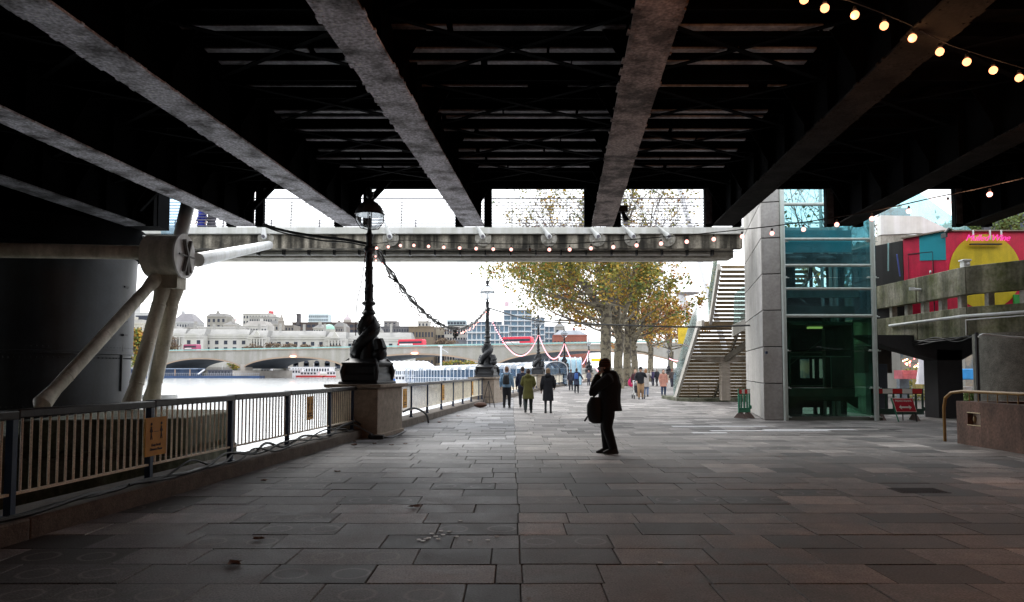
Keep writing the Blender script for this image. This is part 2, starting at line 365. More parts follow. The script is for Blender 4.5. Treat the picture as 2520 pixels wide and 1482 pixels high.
def railing(Ya, Yb, posts, label, step=.118, detail=True):
    def P(Y): return Vector((wall_x(Y)-.2, Y, .2))
    mid = P((Ya+Yb)/2); r = thing('railing', label, 'railing', mid, group='railings along the river wall')
    m = MB(); ys = sorted([Ya]+[p for p in posts if Ya < p < Yb]+[Yb])
    for a, b in zip(ys, ys[1:]):
        m.bar(P(a)+Vector((0,0,.985)), P(b)+Vector((0,0,.975)), .15, .085)
    m.build('handrail', M_hand, r, bevel=.012)
    m = MB()
    for a, b in zip(ys, ys[1:]):
        m.bar(P(a)+Vector((0,0,.22)), P(b)+Vector((0,0,.22)), .04, .025)
    m.build('bottom_rail', M_cream, r)
    for p in posts:
        if Ya <= p <= Yb:
            q = P(p); m = MB(); m.box((q.x-.035,q.y-.035,.2), (q.x+.035,q.y+.035,1.16)); m.box((q.x-.06,q.y-.06,.2), (q.x+.06,q.y+.06,.225)); m.build('post', M_bluepost, r)
    for a, b in zip(ys, ys[1:]):
        n = max(2, int((b-a)/step)); m = MB()
        for i in range(1, n):
            q = P(a+(b-a)*i/n); m.tube([q+Vector((0,0,.22)), q+Vector((0,0,.96))], .0125, 6, False)
        m.build('bar_panel', M_cream, r)
    return r
railing(-4, 16.95, [-2.2, .0, 2.2, 4.5, 6.84, 9.0, 11.05, 13.15, 15.3, 16.8], 'nearest railing of cream bars and dark blue posts, left of the first lamp pedestal')
railing(18.9, 35.0, [19.0,21.5,23.6,25.8,28,30.1,32.2,34.3,34.9], 'second railing of cream bars running between the first and second lamp pedestals')
railing(37.2, 57.3, [37.4,39.6,41.8,44,46.2,48.4,50.6,52.8,55,57.1], 'cream railing running from the second lamp pedestal behind the walkers', .16)
railing(59.4, 75.6, [59.6,62,64.5,67,69.5,72,75.4], 'cream railing beyond the third lamp pedestal', .2)
railing(77.8, 102.5, [78,82,86,90,94,98,102.3], 'farthest cream railing, beyond the fourth lamp pedestal', .3)
def pedestal(Y, label, L_=1.8, W_=1.2, dx=.38):
    x = wall_x(Y); ang = math.atan2(wall_x(Y+1)-wall_x(Y-1), 2)
    r = thing('lamp_pedestal', label, 'pedestal', (x-W_/2+dx, Y, 0), -ang, 'granite lamp pedestals')
    ORG[r.name] = Vector((0,0,0))
    m = MB(); m.box((-W_/2,-L_/2,-.5), (W_/2,L_/2,1.16)); m.box((-W_/2-.04,-L_/2-.04,-.5), (W_/2+.04,L_/2+.04,.1)); m.build('shaft', M_stone, r, bevel=.02)
    m = MB(); m.loft([(0,0,1.16,(W_/2+.0)*1.4142,(W_/2+.0)*1.4142,math.pi/4),(0,0,1.2,(W_/2+.11)*1.4142,(W_/2+.11)*1.4142,math.pi/4),(0,0,1.27,(W_/2+.12)*1.4142,(W_/2+.12)*1.4142,math.pi/4)],4)
    for v in m.v: v.y *= (L_/2+.12)/(W_/2+.12)
    m.build('coping', M_stone, r, bevel=.01)
    return r
# the ornate lamp: two entwined fish round a fluted column, globe lantern with a crown
M_globe = glass('lamp_globe_glass', (.80,.82,.84), .1, .03, .04, (.8,.8,.8))
def lamp():
    r = thing('street_lamp', '', 'street lamp')
    m = MB(); m.lathe([(.50,0),(.50,.05),(.44,.09),(.43,.22),(.40,.26),(.39,.42),(.44,.46),(.46,.52),(.38,.56),(.30,.62)], sq=True)
    for v in m.v: v.y *= 1.35
    for sx in (-1,1):
        for sy in (-1,1):
            m.tube([(sx*.42,sy*.55,.08),(sx*.44,sy*.57,.3),(sx*.40,sy*.5,.5),(sx*.34,sy*.4,.62)], [.05,.07,.06,.03], 7)
    m.build('base', M_black, r, bevel=.012)
    m = MB(); m.lathe([(.28,.5),(.2,.62),(.2,.8),(.15,1.5),(.13,1.72),(.19,1.78),(.12,1.84),(.10,1.95),(.17,1.99),(.175,2.04),(.11,2.09),(.105,2.3),(.125,2.33),(.1,2.36),(.093,2.9),(.115,2.93),(.09,2.96),(.082,3.3),(.14,3.36),(.14,3.42),(.08,3.48),(.085,3.7),(.12,3.76),(.06,3.82),(.05,3.92)], n=16)
    R = random.Random(3)
    for k in range(46):      # cast leaf relief on the shaft
        z = R.uniform(2.1,3.3); a = R.uniform(0,6.283); rr = .10-.012*(z-2.1)
        m.ball((math.cos(a)*rr, math.sin(a)*rr, z), R.uniform(.018,.032), 5, 4, (1,1,1.7))
    m.build('column', M_black, r)
    for k in range(2):       # fish: head low and outward, body winding upward round the column
        m = MB(); pts = []; rs = []; a0 = math.pi*k - .4
        for i in range(26):
            t = i/25; a = a0+t*math.pi*1.7; z = .74+t*1.05; rr = .25-.22*t+.05*math.exp(-((z-1.32)/.15)**2)+.05*(1-t)
            if t < .12: z += .06*(1-t/.12); rr += .05
            pts.append((math.cos(a)*rr, math.sin(a)*rr, z)); rs.append(.155-.035*t+.025*math.exp(-((z-1.32)/.2)**2) if t < .85 else .12*(1-t)/.15+.02)
        m.tube(pts, rs, 10)
        h = Vector(pts[0]); out = Vector((math.cos(a0),math.sin(a0),0))
        m.ball(h+out*.04+Vector((0,0,-.06)), .19, 10, 8, (1,1,.85)); m.tube([h+Vector((0,0,.3)), h+out*.07+Vector((0,0,.05))],[.12,.17],8); m.tube([h+out*.08, h+out*.2+Vector((0,0,-.07))], [.10,.045], 8)
        m.ball(h+out*.1+Vector((.07,.0,.1)), .03, 6, 5); m.ball(h+out*.1+Vector((-.05,.04,.1)), .03, 6, 5)
        for i in range(3, 22, 2):
            p = Vector(pts[i]); o2 = Vector((p.x,p.y,0)).normalized(); m.tube([p+o2*rs[i]*.7, p+o2*(rs[i]+.05)+Vector((0,0,.05))], [.03,.006], 5)
        e = Vector(pts[-1]); 
        for s in (-1,1): m.tube([e, e+Vector((s*.1,0,.08)), e+Vector((s*.17,0,.02))], [.03,.035,.008], 6, flat=.4)
        m.build('fish', M_black, r)
    m = MB(); 
    for k in range(4):
        a = k*math.pi/2+.5
        m.tube([(math.cos(a)*.06,math.sin(a)*.06,3.9),(math.cos(a)*.22,math.sin(a)*.22,3.93),(math.cos(a)*.34,math.sin(a)*.34,4.1),(math.cos(a)*.365,math.sin(a)*.365,4.3)], .013, 6)
        m.tube([(math.cos(a)*.36,math.sin(a)*.36,4.3),(math.cos(a)*.20,math.sin(a)*.20,4.5),(math.cos(a)*.08,math.sin(a)*.08,4.62)], .01, 6)
    ring = [(math.cos(t*math.pi/16)*.36, math.sin(t*math.pi/16)*.36, 4.29) for t in range(33)]
    m.tube(ring, .022, 6, False); m.tube([(0,0,3.9),(0,0,4.25)], .018, 6); m.lathe([(.1,4.6),(.13,4.62),(.06,4.66),(.05,4.7),(.1,4.74),(.085,4.8),(.11,4.86),(.03,4.88),(.02,4.93),(.03,4.95),(.004,5.03)], n=10)
    m.build('lantern_frame', M_black, r)
    m = MB(); m.lathe([(.03,3.90),(.16,3.93),(.27,4.01),(.335,4.13),(.355,4.27)], n=18); m.build('globe', M_globe, r)
    m = MB(); m.lathe([(.36,4.31),(.35,4.38),(.29,4.49),(.18,4.59),(.1,4.65)], n=18); m.build('lantern_hood', mat('hood_enamel', (.10,.09,.09), .4, var=.2), r)
    return r
LAMPS = [(17.9,'black fish-entwined lamp standing on the nearest granite pedestal, under the railway bridge'),
         (35.9,'black fish-entwined lamp on the second pedestal, behind the man with the black backpack'),
         (58.4,'third black river lamp, on the pedestal behind the three walkers in long coats'),
         (76.8,'fourth black river lamp, above the walker with the blue rucksack'),
         (103.5,'fifth black river lamp, just left of the beanie hat of the standing man')]
PL = ['nearest granite pedestal, pale on its inland face, with a cable at its foot','second granite pedestal, with a folded easel leaning by it','third granite pedestal, half hidden by the walkers in long coats','fourth granite pedestal, left of the blue rucksack','fifth and most distant granite pedestal']
proto = lamp(); LP = []
for i, (Y, lab) in enumerate(LAMPS):
    p = pedestal(Y, PL[i])
    o = proto if i == 0 else copy_tree(proto)
    o.location = (p.location.x, p.location.y, 1.272); o.rotation_euler = p.rotation_euler; o['label'] = lab; o['group'] = 'ornate river lamps'
    if i:
        hd_ = [c for c in o.children if c.name.startswith('lantern_hood')][0]
        if i == 1: HG = hd_.data.copy(); HG.materials[0] = M_globe
        hd_.data = HG
    LP.append(Vector(o.location))
# a further lamp beyond the trees
o = copy_tree(proto); g = gd(1645, 927); o.location = (xx(1645,118), 118, .9); o.scale = (.9,.9,.9); o['label'] = 'far black river lamp seen between the last tree and the glass stair side'; o['group'] = 'ornate river lamps'
m = MB(); m.box((xx(1645,118)-.5,117,0),(xx(1645,118)+.5,119,.9)); tag(m.build('lamp_pedestal', M_stone), 'distant stone block under the far lamp beside the stair', 'pedestal')

# ------------------------------------------------------------------ placards on the railings
M_plac = mat('yellow_orange_board', (.62,.30,.035), .6, var=.12, scale=6)
M_ink = mat('dark_print', (.05,.03,.02), .7)
def placard(Y, w, h, z, lab):
    x = wall_x(Y)-.2+.05; ang = math.atan2(wall_x(Y+.5)-wall_x(Y-.5), 1)
    dr = Vector((math.sin(ang),math.cos(ang),0)); nn = Vector((math.cos(ang),-math.sin(ang),0))
    c = Vector((x,Y,z)); r = thing('placard', lab, 'sign', c, group='yellow distancing placards on the railings')
    m = MB(); m.bar(c-dr*w/2, c+dr*w/2, .008, h); m.build('board', M_plac, r)
    M = plane_matrix(c+nn*.0075, dr, (0,0,1))
    m = text_mesh('Keep Social', h*.085, M @ Matrix.Translation((0,-h*.22,0)), .001, offset=.002)
    m2 = text_mesh('Distance Please', h*.085, M @ Matrix.Translation((0,-h*.33,0)), .001, offset=.002); m.add(m2.v, m2.f)
    for s in (-1,1):
        px = s*w*.24
        m.add([M @ v for v in MB().ball((px,h*.33,0), h*.045, 8, 5, (1,1,.06)).v], MB().ball((0,0,0),1,8,5).f)
        for a, b, t in (((px,h*.27),(px,h*.10),.035),((px,h*.10),(px-.03*h,-h*.07),.02),((px,h*.10),(px+.04*h,-h*.07),.02),((px,h*.25),(px+.06*h,h*.12),.014),((px,h*.25),(px-.06*h,h*.13),.014)):
            m.bar(M @ Vector((a[0],a[1],0)), M @ Vector((b[0],b[1],0)), .002, t*h*1.6, up=M.to_3x3() @ Vector((1,0,0)))
    m.bar(M @ Vector((-w*.12,h*.13,0)), M @ Vector((w*.12,h*.13,0)), .002, .012*h)
    m.build('print', M_ink, r)
for Y, w_, h_, z_, lab in ((9.05,.44,.48,.77,'large orange-brown distancing placard on the nearest railing, by the second blue post'),
                       (14.1,.34,.46,.86,'orange-brown distancing placard on the nearest railing, close to the first lamp pedestal'),
                       (20.6,.40,.55,.80,'yellow placard on the second railing, just past the first lamp pedestal'),
                       (25.9,.40,.55,.80,'yellow placard halfway along the second railing'),
                       (32.3,.40,.60,.80,'yellow placard on the second railing near the second lamp pedestal')):
    placard(Y, w_, h_, z_, lab)

# ------------------------------------------------------------------ cables on the upstand
def cable(pts, r, name, lab, cat='cable', m=None, n=6):
    mb = MB()
    P = []
    pts = [Vector(p) for p in pts]
    for i in range(len(pts)-1):
        a, b = pts[i], pts[i+1]; a0 = pts[max(i-1,0)]; b1 = pts[min(i+2,len(pts)-1)]
        for k in range(5):
            t = k/5; P.append(.5*((2*a)+(b-a0)*t+(2*a0-5*a+4*b-b1)*t*t+(3*a-a0-3*b+b1)*t*t*t))
    P.append(pts[-1]); mb.tube(P, r, n)
    return tag(mb.build(name, m or M_cable), lab, cat)
R = random.Random(8)
for k, (ya, yb, r_) in enumerate(((2.0,17.2,.022),(5.0,16.8,.016),(8.5,16.6,.014))):
    pts = []; Y = ya
    while Y < yb:
        pts.append((wall_x(Y)-.1+R.uniform(-.07,.05), Y, .2+r_+ (R.uniform(.06,.20) if (R.random() < .45 and Y > 9.3) else R.uniform(0,.04)))); Y += R.uniform(.4,.7)
    cable(pts, r_, 'cable', ('thick black cable lying along the stone upstand under the nearest railing','thinner black cable looping over the thick one under the nearest railing','shortest black cable twisting round the others near the first pedestal')[k])
p0 = LP[0]
cable([(p0.x-.5,16.3,.26),(p0.x-.1,16.6,.35),(p0.x+.25,16.75,.16),(p0.x+.5,16.8,.04),(p0.x+.8,17.0,.03),(p0.x+.82,18.9,.03)], .02, 'cable', 'grey hose draped down from the upstand round the foot of the first pedestal', m=mat('grey_hose', (.10,.11,.12), .5))
m = MB(); m.box((p0.x+.32,16.65,.0),(p0.x+.62,16.85,.09)); m.ball((p0.x+.3,16.75,.06),.06); tag(m.build('cable_connector', M_black, bevel=.01), 'black cable connector box on the paving at the foot of the first pedestal', 'connector')
cable([(wall_x(20.4)-.15,20.4,.42),(wall_x(20.8)+.05,20.9,.50),(wall_x(21.4)+.25,21.5,.3),(wall_x(21.6)+.28,21.8,.02)], .03, 'cable', 'black hose arching over the upstand just past the first pedestal')
# easel leaning by second pedestal
e = gd(1202, 1003); r = thing('easel', 'folded black easel standing beside the second lamp pedestal', 'easel', e)
m = MB(); 
for dx, dy in ((-.28,.0),(.28,.0),(.05,.45)):
    m.tube([e+Vector((dx,dy,.0)), e+Vector((0,.1,1.15))], .016, 6)
m.tube([e+Vector((-.17,.02,.45)), e+Vector((.17,.02,.45))], .012, 6)
m.build('tripod_frame', M_black, r)
m = MB(); m.ball((e.x-.35,e.y-.1,.12), .2, 9, 6, (1.5,.8,.6)); tag(m.build('bag', mat('brown_leather_bag', (.12,.06,.04), .7)), 'small brown bag on the ground beside the easel', 'bag')
# ------------------------------------------------------------------ railway bridge overhead
YE = 20.0; UX = .0743
zb = zz(556, YE); zt = zz(458, YE)+.12
rb = thing('railway_bridge', 'dark riveted steel railway bridge overhead with pale worn girder undersides', 'bridge', (0, YE, 0))
def gx(xe, Y): return xx(xe, YE)*1.006 + UX*(Y-YE)
GIRD = [(-900,3),(-560,3),(-230,3),(60,3),(330,4),(600,0),(866,0),(1165,0),(1484,2),(1782,3),(2082,3),(2400,3),(2700,3)]  # second number picks the flange tone, dark on the outer girders
GIRD.sort()
M_flange3 = mat('dark_flange', (.016,.015,.014), .95, spec=.1, var=.5, scale=2, fine=.4)
for gi, (xe, km) in enumerate(GIRD):
    fm = (M_flange, M_flange, M_flange2, M_flange3, mat('mottled_dark_flange', (.22,.22,.25), .85, col2=(.04,.04,.045), scale=1.6, fine=.5, bump=.4, soft=.09))[km]
    web = MB()
    for Ya, Yb in ((-22, YE),):
        a = Vector((gx(xe,Ya),Ya,0)); b = Vector((gx(xe,Yb),Yb,0))
        web.bar(a+Vector((0,0,(zb+zt)/2+.03)), b+Vector((0,0,(zb+zt)/2+.03)), .03, zt-zb-.1)
        web.bar(a+Vector((0,0,zb+.07)), b+Vector((0,0,zb+.07)), .22, .02)
        web.bar(a+Vector((0,0,zb+.14)), b+Vector((0,0,zb+.14)), .05, .14)
    Y = YE-.35; k = 0
    while Y > -3:          # stiffeners and gussets
        for s in (-1,1):
            x = gx(xe,Y)+s*.02
            web.box((min(x,x+s*.12),Y-.01,zb+.05),(max(x,x+s*.12),Y+.01,zt))
            if k % 2 == 0:
                web.prismv([(x,Y,zt-.02),(x+s*.62,Y,zt-.02),(x+s*.1,Y,zb+.35),(x,Y,zb+.35)], (0,.02,0))
        Y -= 1.15; k += 1
    # end stiffener frame with slots of daylight
    x = gx(xe,YE)
    web.box((x-.52,YE-.02,zb-.01),(x-.30,YE+.16,zt)); web.box((x+.30,YE-.02,zb-.01),(x+.52,YE+.16,zt))
    web.box((x-.30,YE+.0,zb+.02),(x+.22,YE+.14,zt-.14))
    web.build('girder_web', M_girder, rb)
    fl = MB(); R = random.Random(gi)
    cuts = [YE+.02, 15.2, 12.0, 9.8, 7.5, 4.0, -22]; ws = [.60,.585,.57,.56,.55,.55]
    for (a, b), wd in zip(zip(cuts, cuts[1:]), ws):
        fl.bar((gx(xe,b)+0,b+.006,zb+.02),(gx(xe,a),a,zb+.02), wd, .035)
    Y = YE-.1
    while Y > 3:           # rivet rows and ragged scale on the flange edge
        for s in (-1,1):
            if R.random() < .8: fl.ball((gx(xe,Y)+s*(.22+R.uniform(-.004,.004)),Y,zb+.002), .016, 6, 4, (1,1,.6))
            if R.random() < .35: fl.box((gx(xe,Y)+s*.28-.03,Y,zb+.004),(gx(xe,Y)+s*.28+.03,Y+R.uniform(.05,.2),zb+.03))
        Y -= .16
    fl.build('flange', fm, rb)
    if km == 3 or gi < 6:
        m = MB(); x = gx(xe,YE); m.box((x-.50,YE-.035,zb+.05),(x-.32,YE-.022,zt-.1))
        for zk in range(6): m.ball((x-.41,YE-.04,zb+.12+zk*.15), .022, 6, 4)
        m.build('end_plate', mat('grey_end_plate', (.16,.17,.2), .7, col2=(.03,.03,.035), scale=5), rb)
# deck plates and cross members
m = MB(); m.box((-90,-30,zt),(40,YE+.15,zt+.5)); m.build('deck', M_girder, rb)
m = MB(); m.box((-90,YE+.15,zt-.13),(40,YE+.35,zt+.55))
for i in range(-110,120):
    m.ball((i*.22,YE+.145,zt-.06), .03, 5, 4)
m.build('fascia', M_girder, rb)
dy = zt - CAMH
strips = [(70,.16),(125,.14),(155,.13),(213,.03),(276,.13),(290,.10),(321,.10),(345,.12),(371,.12),(391,.10),(411,.09)]
def y_at(py, z):
    cz = (Y0-py)/F; return (z-CAMH)/math.tan(PITCH+math.atan(cz))
zc = zt-.24
for i, (py, wd) in enumerate(strips):
    Y = y_at(py, zc); m = MB(); R = random.Random(i)
    x = gx(890 if Y < 16.5 else 720,Y)  # strip ends set where the light fades, not at the members' full length
    xend = gx(1740,Y)
    while x < xend:
        x1 = x+R.uniform(1.2,4.5); x1 = min(x1,xend)
        m.box((x,Y-wd/2,zc),(x1,Y+wd/2,zc+.03)); x = x1+R.uniform(.02,.12) if wd > .05 else x1+R.uniform(.3,1)
    m.build('cross_member_flange', M_strip, rb)
m = MB(); Y = -20
while Y < YE:
    m.box((-24,Y,zt-.22),(26,Y+.04,zt)); Y += .83
m.build('cross_girder', M_girder, rb)
m = MB()
for (xa, _), (xb, _) in zip(GIRD, GIRD[1:]):
    for k in range(7):
        Ya = YE-1-k*2.3; Yb = Ya-2.3
        m.bar((gx(xa,Ya),Ya,zt-.30),(gx(xb,Yb),Yb,zt-.30), .09, .02); m.bar((gx(xb,Ya),Ya,zt-.34),(gx(xa,Yb),Yb,zt-.34), .09, .02)
    if xa in (600,866,330):
        x = gx(xa,YE); m.bar((x+.35,YE-.5,zb+.35),(x+1.15,YE-.5,zt-.05), .12, .14)
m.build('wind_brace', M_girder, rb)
# spot-lamp fixed on girder
m = MB(); c = at(1532,515,YE-.4); m.box((c.x-.12,c.y-.1,c.z-.08),(c.x+.14,c.y+.1,c.z+.09)); m.tube([c+Vector((.0,0,-.08)),c+Vector((.12,0,-.33))],[.05,.09],8)
tag(m.build('floodlight', M_black), 'small black floodlight clamped to the side of a bridge girder', 'floodlight')

m = MB(); m.lathe([(2.2,-1.6),(2.2,4.9),(2.5,5.0),(2.5,zt)], (-9.3,2.2,0), 32); m.box((-30,1.2,4.9),(-7.2,3.2,zt-.01)); tag(m.build('bridge_pier', M_girder), 'unseen dark cylinder pier added beside the viewer to block light under the railway bridge', 'pier')  # out-of-view cylinder and crosshead added to keep river light off the paving
m = MB(); m.box((-11.5,-22,-1.6),(-8.3,-2.5,zt-.01)); tag(m.build('light_block_wall', M_girder), 'unseen dark wall added along the river edge behind the viewer to block light', 'wall')  # out-of-view wall added to block light from behind left
# unseen walls added behind and right of the viewer to darken the near paving
M_brick = mat('sooty_brick', (.10,.07,.055), .95, var=.3, scale=3, fine=.3)
m = MB(); m.box((-60,-22.6,-1.6),(40,-22,zt)); tag(m.build('light_block_wall', M_brick), 'unseen brick wall added behind the viewer to shut out light', 'wall')
m = MB(); m.box((14.5,-22,0),(15.2,15.0,zt)); tag(m.build('side_light_block', M_brick), 'unseen brick wall added on the inland side to shut out light', 'wall')

# ------------------------------------------------------------------ river pier (iron cylinder) and its footing
M_cyl = mat('painted_iron_cylinder', (.022,.026,.034), .45, var=.3, scale=1.2, fine=.15, streak=.3, bump=.1)
pc = at(112,900,20.6); pr = thing('bridge_pier', 'massive dark iron cylinder pier of the railway bridge, standing in the river at left', 'pier', (pc.x,pc.y,-.0), group=None)
m = MB(); zB = .2; m.lathe([(2.20,zB-.4),(2.22,zB),(2.22,zB+.35),(2.18,zB+.38),(2.18,zB+1.9),(2.22,zB+1.92),(2.24,3.2),(2.3,4.9)], (pc.x,pc.y,0), 48)
for z_ in (zB+.45,zB+1.75,zB+2.05,zB+3.3):
    for k in range(110):
        a = k*2*math.pi/110; rr = 2.185+max(0,(z_-2)*.012)+.02; m.ball((pc.x+math.cos(a)*rr,pc.y+math.sin(a)*rr,z_), .022, 5, 4)
m.build('cylinder', M_cyl, pr)
m = MB()
for z_ in (zB+1.9,): m.lathe([(2.2,z_-.05),(2.25,z_-.04),(2.25,z_+.04),(2.2,z_+.05)], (pc.x,pc.y,0), 48)
m.build('band', M_cyl, pr)
m = MB(); m.lathe([(2.35,4.9),(2.45,5.0),(2.45,5.2),(2.5,5.3),(2.5,5.5),(2.5,5.75)], (pc.x,pc.y,0), 48); m.build('capital', M_girder, pr)
m = MB(); m.tube([(pc.x+2.34*math.cos(t*math.pi/24),pc.y+2.34*math.sin(t*math.pi/24),5.05) for t in range(49)], .022, 6, False); m.build('red_pipe', mat('red_cable_paint', (.35,.02,.03), .5), pr)
m = MB(); pR = at(303,700,20.6)
for z_ in (3.0,2.6,4.0): m.box((pR.x-.05,pR.y-.1,z_),(pR.x+.12,pR.y+.1,z_+.05))
m.tube([(pR.x+.02,pR.y,1.0),(pR.x+.02,pR.y,4.3)], .03, 6); m.build('conduit', M_black, pr)
m = MB(); m.box((xx(-700,20.4),20.22,zz(560,20.4)),(xx(388,20.4),20.9,zt-.01)); m.build('crosshead', M_girder, pr)
# concrete caisson with rounded nose
xr = xx(484,15.2)
cs = thing('concrete_caisson', 'mossy concrete caisson round the foot of the bridge pier, behind the nearest railing', 'caisson', (pc.x,pc.y,-1.5))
zcap = .32
pts = [(xr,14.6),(xr-.25,14.25),(-14,11.9),(-18,13),(-18,22),(-10,21.5),(xr-.6,18.2),(xr,17.6)]
m = MB(); m.prism([(xr-3.1,14.0),(-14,11.5),(-18,13),(-18,22),(-10,21.5),(xr-3.1,18.4)], zcap-.32, zcap); m.prism([(xr-3.2,13.9),(-14,11.4),(-18,12.9),(-18,22),(-10,21.6),(xr-3.2,18.5)], -3, zcap-.325); m.build('pier_footing', M_moss, cs, bevel=.04)
m = MB(); m.prism([(xr-3.0,14.1),(xr-.25,14.55),(xr,14.9),(xr,17.3),(xr-.4,17.9),(xr-3.0,18.2)], -.02, .62); m.prism([(xr-3.0,14.0),(xr-.2,14.45),(xr+.06,14.85),(xr+.06,17.4),(xr-.4,18.0),(xr-3.0,18.3)], -3, -.14); m.prism([(xr-2.98,14.2),(xr-.3,14.65),(xr-.08,14.95),(xr-.08,17.25),(xr-.5,17.8),(xr-2.98,18.1)], -.15, -.01)
m.build('nose_block', M_moss, cs, bevel=.04)

# ------------------------------------------------------------------ footbridge in front
YF = 26.0; YB = 30.0
fb = thing('footbridge', 'white-edged concrete pedestrian footbridge crossing behind the railway bridge', 'bridge', (0,YF,0))
zc1 = zz(561,YF); zc0 = zz(577,YF); zs0 = zz(611,YF); zu = zz(645,YB); XL, XR = -34.0, xx(1832,YF)
m = MB(); m.box((XL,YF-.16,zc0),(XR,YF+.3,zc1)); m.build('coping', M_white, fb)
m = MB(); m.box((XL,YF,zs0),(XR,YF+.35,zc0-.002)); m.build('edge_beam', M_stain, fb)
m = MB(); m.box((XL,YF+.36,zs0+.12),(XR,YB,zs0+.42)); m.box((XL,YB-.55,zu),(XR,YB,zs0+.12)); m.box((XL,YF+1.1,zs0-.18),(XR,YF+1.9,zs0+.12)); m.build('soffit', M_conc, fb)
x = XL
M_lip = mat('pale_soffit_panel', (.55,.5,.42), .8, var=.12, scale=2)
while x < XR-2:
    m = MB(); m.prismv([(x+.3,YF+1.93,zs0+.02),(x+3.4,YF+1.93,zs0+.02),(x+3.0,YB-.6,zs0+.02),(x+.7,YB-.6,zs0+.02)], (0,0,.09)); m.build('soffit_panel', M_lip, fb); x += 4.1
m = MB(); m.tube([(XL,YF+.75,zs0-.1),(XR-1,YF+.75,zs0-.1)], .05, 8); m.build('pipe', M_white, fb)
m = MB(); m.tube([(XL,YF+.55,zs0-.04),(XR,YF+.55,zs0-.04)], .018, 6); x = XL+.7
while x < XR-.5:
    m.box((x-.02,YF+.45,zs0-.17),(x+.02,YF+.8,zs0+.12)); x += .95
m.build('pipe_bracket', M_black, fb)
# parapet: posts and thin rails
M_rail = mat('thin_steel_rail', (.10,.09,.11), .6)
for yy in (YF+.1, YB-.1):
    near = yy < 27
    m = MB(); zt_ = zc1+1.12
    m.tube([(XL,yy,zt_),(XR+ (0 if near else 0),yy,zt_)], .022, 6)
    for k in range(9):
        m.tube([(XL,yy,zc1+.1+k*.108),(XR,yy,zc1+.1+k*.108)], .013 if k != 2 else .02, 4, False)
    m.build('railing_wires', M_rail, fb)
    x = XL+1.2
    while x < XR:
        m = MB(); m.bar((x,yy-.02,zc1-.12),(x+.0,yy+.12,zt_), .045, .02, up=(0,1,0)); m.box((x-.06,yy-.17,zc1-.14),(x+.06,yy-.02,zc1-.02)); m.build('railing_post', M_rail if not near else M_white, fb); x += 2.05
# anchors and rods
M_wp = mat('white_gloss_paint', (.72,.73,.74), .4, var=.1, scale=2, streak=.12)
mast_top = Vector((-9.6, 24.4, 21))
ANC = [655,962,1189,1351,1470,1556,1642]
for ax in ANC:
    c = at(ax,587,YF-.005)
    m = MB(); m.add([], []); 
    M = Matrix.Translation(c) @ Matrix.Rotation(rad(90),4,'X')
    q = MB(); q.lathe([(.30,0),(.30,.05),(.25,.07),(.08,.08)], n=20)
    m.add([M @ v for v in q.v], q.f)
    for k in range(4):
        a = k*math.pi/2+.7; m.ball((c.x+math.cos(a)*.2,c.y-.09,c.z+math.sin(a)*.2), .05, 7, 5)
    m.build('anchor_plate', mat('grimy_anchor_plate', (.40,.38,.34), .6, var=.2, scale=6, streak=.3), fb)
    m = MB(); e = c+Vector((0,-.22,.02)); d = (mast_top-e).normalized()
    m.ball(e, .10, 10, 7); m.tube([e, e+d*.15, e+d*.62], [.105,.085,.024], 12); m.tube([e+d*.7, mast_top], .021, 6)
    m.build('stay_rod', M_wp, fb)
    m = MB(); m.tube([e+Vector((0,-.14,0)), e+Vector((0,.2,0))], .06, 8); m.build('pin', M_rail, fb)

# ------------------------------------------------------------------ footbridge pylon with drum hub
hub = at(418,631,18.3)
py = thing('bridge_pylon', 'off-white footbridge pylon with round drum hub and splayed tubular legs at left', 'pylon', (hub.x,hub.y,-1))
M_pyl = mat('grimy_white_paint', (.62,.57,.48), .6, var=.18, scale=1.6, fine=.1, streak=.35)
M_pyl2 = mat('pale_face_plate', (.78,.76,.75), .55, var=.1, scale=2, streak=.15)
ax = Vector((1,-.02,0)).normalized()
M = Matrix.Translation(hub) @ ax.to_track_quat('Z','Y').to_matrix().to_4x4()
q = MB(); q.lathe([(.55,-.52),(.55,.34)], n=36); m = MB(); m.add([M @ v for v in q.v], q.f)
m.box((hub.x-.32,hub.y-.2,hub.z-.85),(hub.x+.3,hub.y+.3,hub.z-.4)); m.build('drum', M_pyl, py)
q = MB(); q.lathe([(.58,.35),(.58,.40)], n=36); m = MB(); m.add([M @ v for v in q.v], q.f); m.build('face_plate', M_pyl2, py)
m = MB()
for a0, a1, l0, l1 in ((-.5,0,.42,.42),(.42,0,.42,.42),(1.57,0,.02,.3)):
    pass
for ang in (.42, -.38):
    p = M @ Vector((math.cos(math.pi/2+ang)*.45, math.sin(math.pi/2+ang)*.45, .46)); q_ = M @ Vector((-math.cos(math.pi/2+ang)*.45, -math.sin(math.pi/2+ang)*.45, .46)); m.bar(p, q_, .05, .09, up=ax)
p = M @ Vector((0,-.02,.46)); m.bar(p, M @ Vector((.03,-.5,.46)), .05, .08, up=ax); m.bar(M @ Vector((-.45,0,.47)), M @ Vector((.35,0,.47)), .04, .03, up=ax)
m.build('cross_ribs', mat('rib_dark_paint', (.12,.11,.10), .6), py)
def leg(p, q_, r0, name='leg', eye=True):
    p = Vector(p); q_ = Vector(q_); d = (q_-p); m = MB()
    L_ = d.length; d.normalize()
    m.tube([p, p+d*.25, p+d*.6, p+d*.75, q_-d*.8, q_-d*.6, q_-d*.15, q_], [r0*1.1,r0*1.25,r0*.95,r0,r0,r0*.95,r0*1.3,r0*.5], 16)
    for t in (.2,.5,.8):
        c = p+d*L_*t; m.tube([c-d*.02, c, c+d*.02], [r0*1.0,r0*1.07,r0*1.0], 16)
    return m.build(name, M_pyl, py)
leg(hub+Vector((-.25,-.1,-.55)), at(92,1006,14.3), .14)
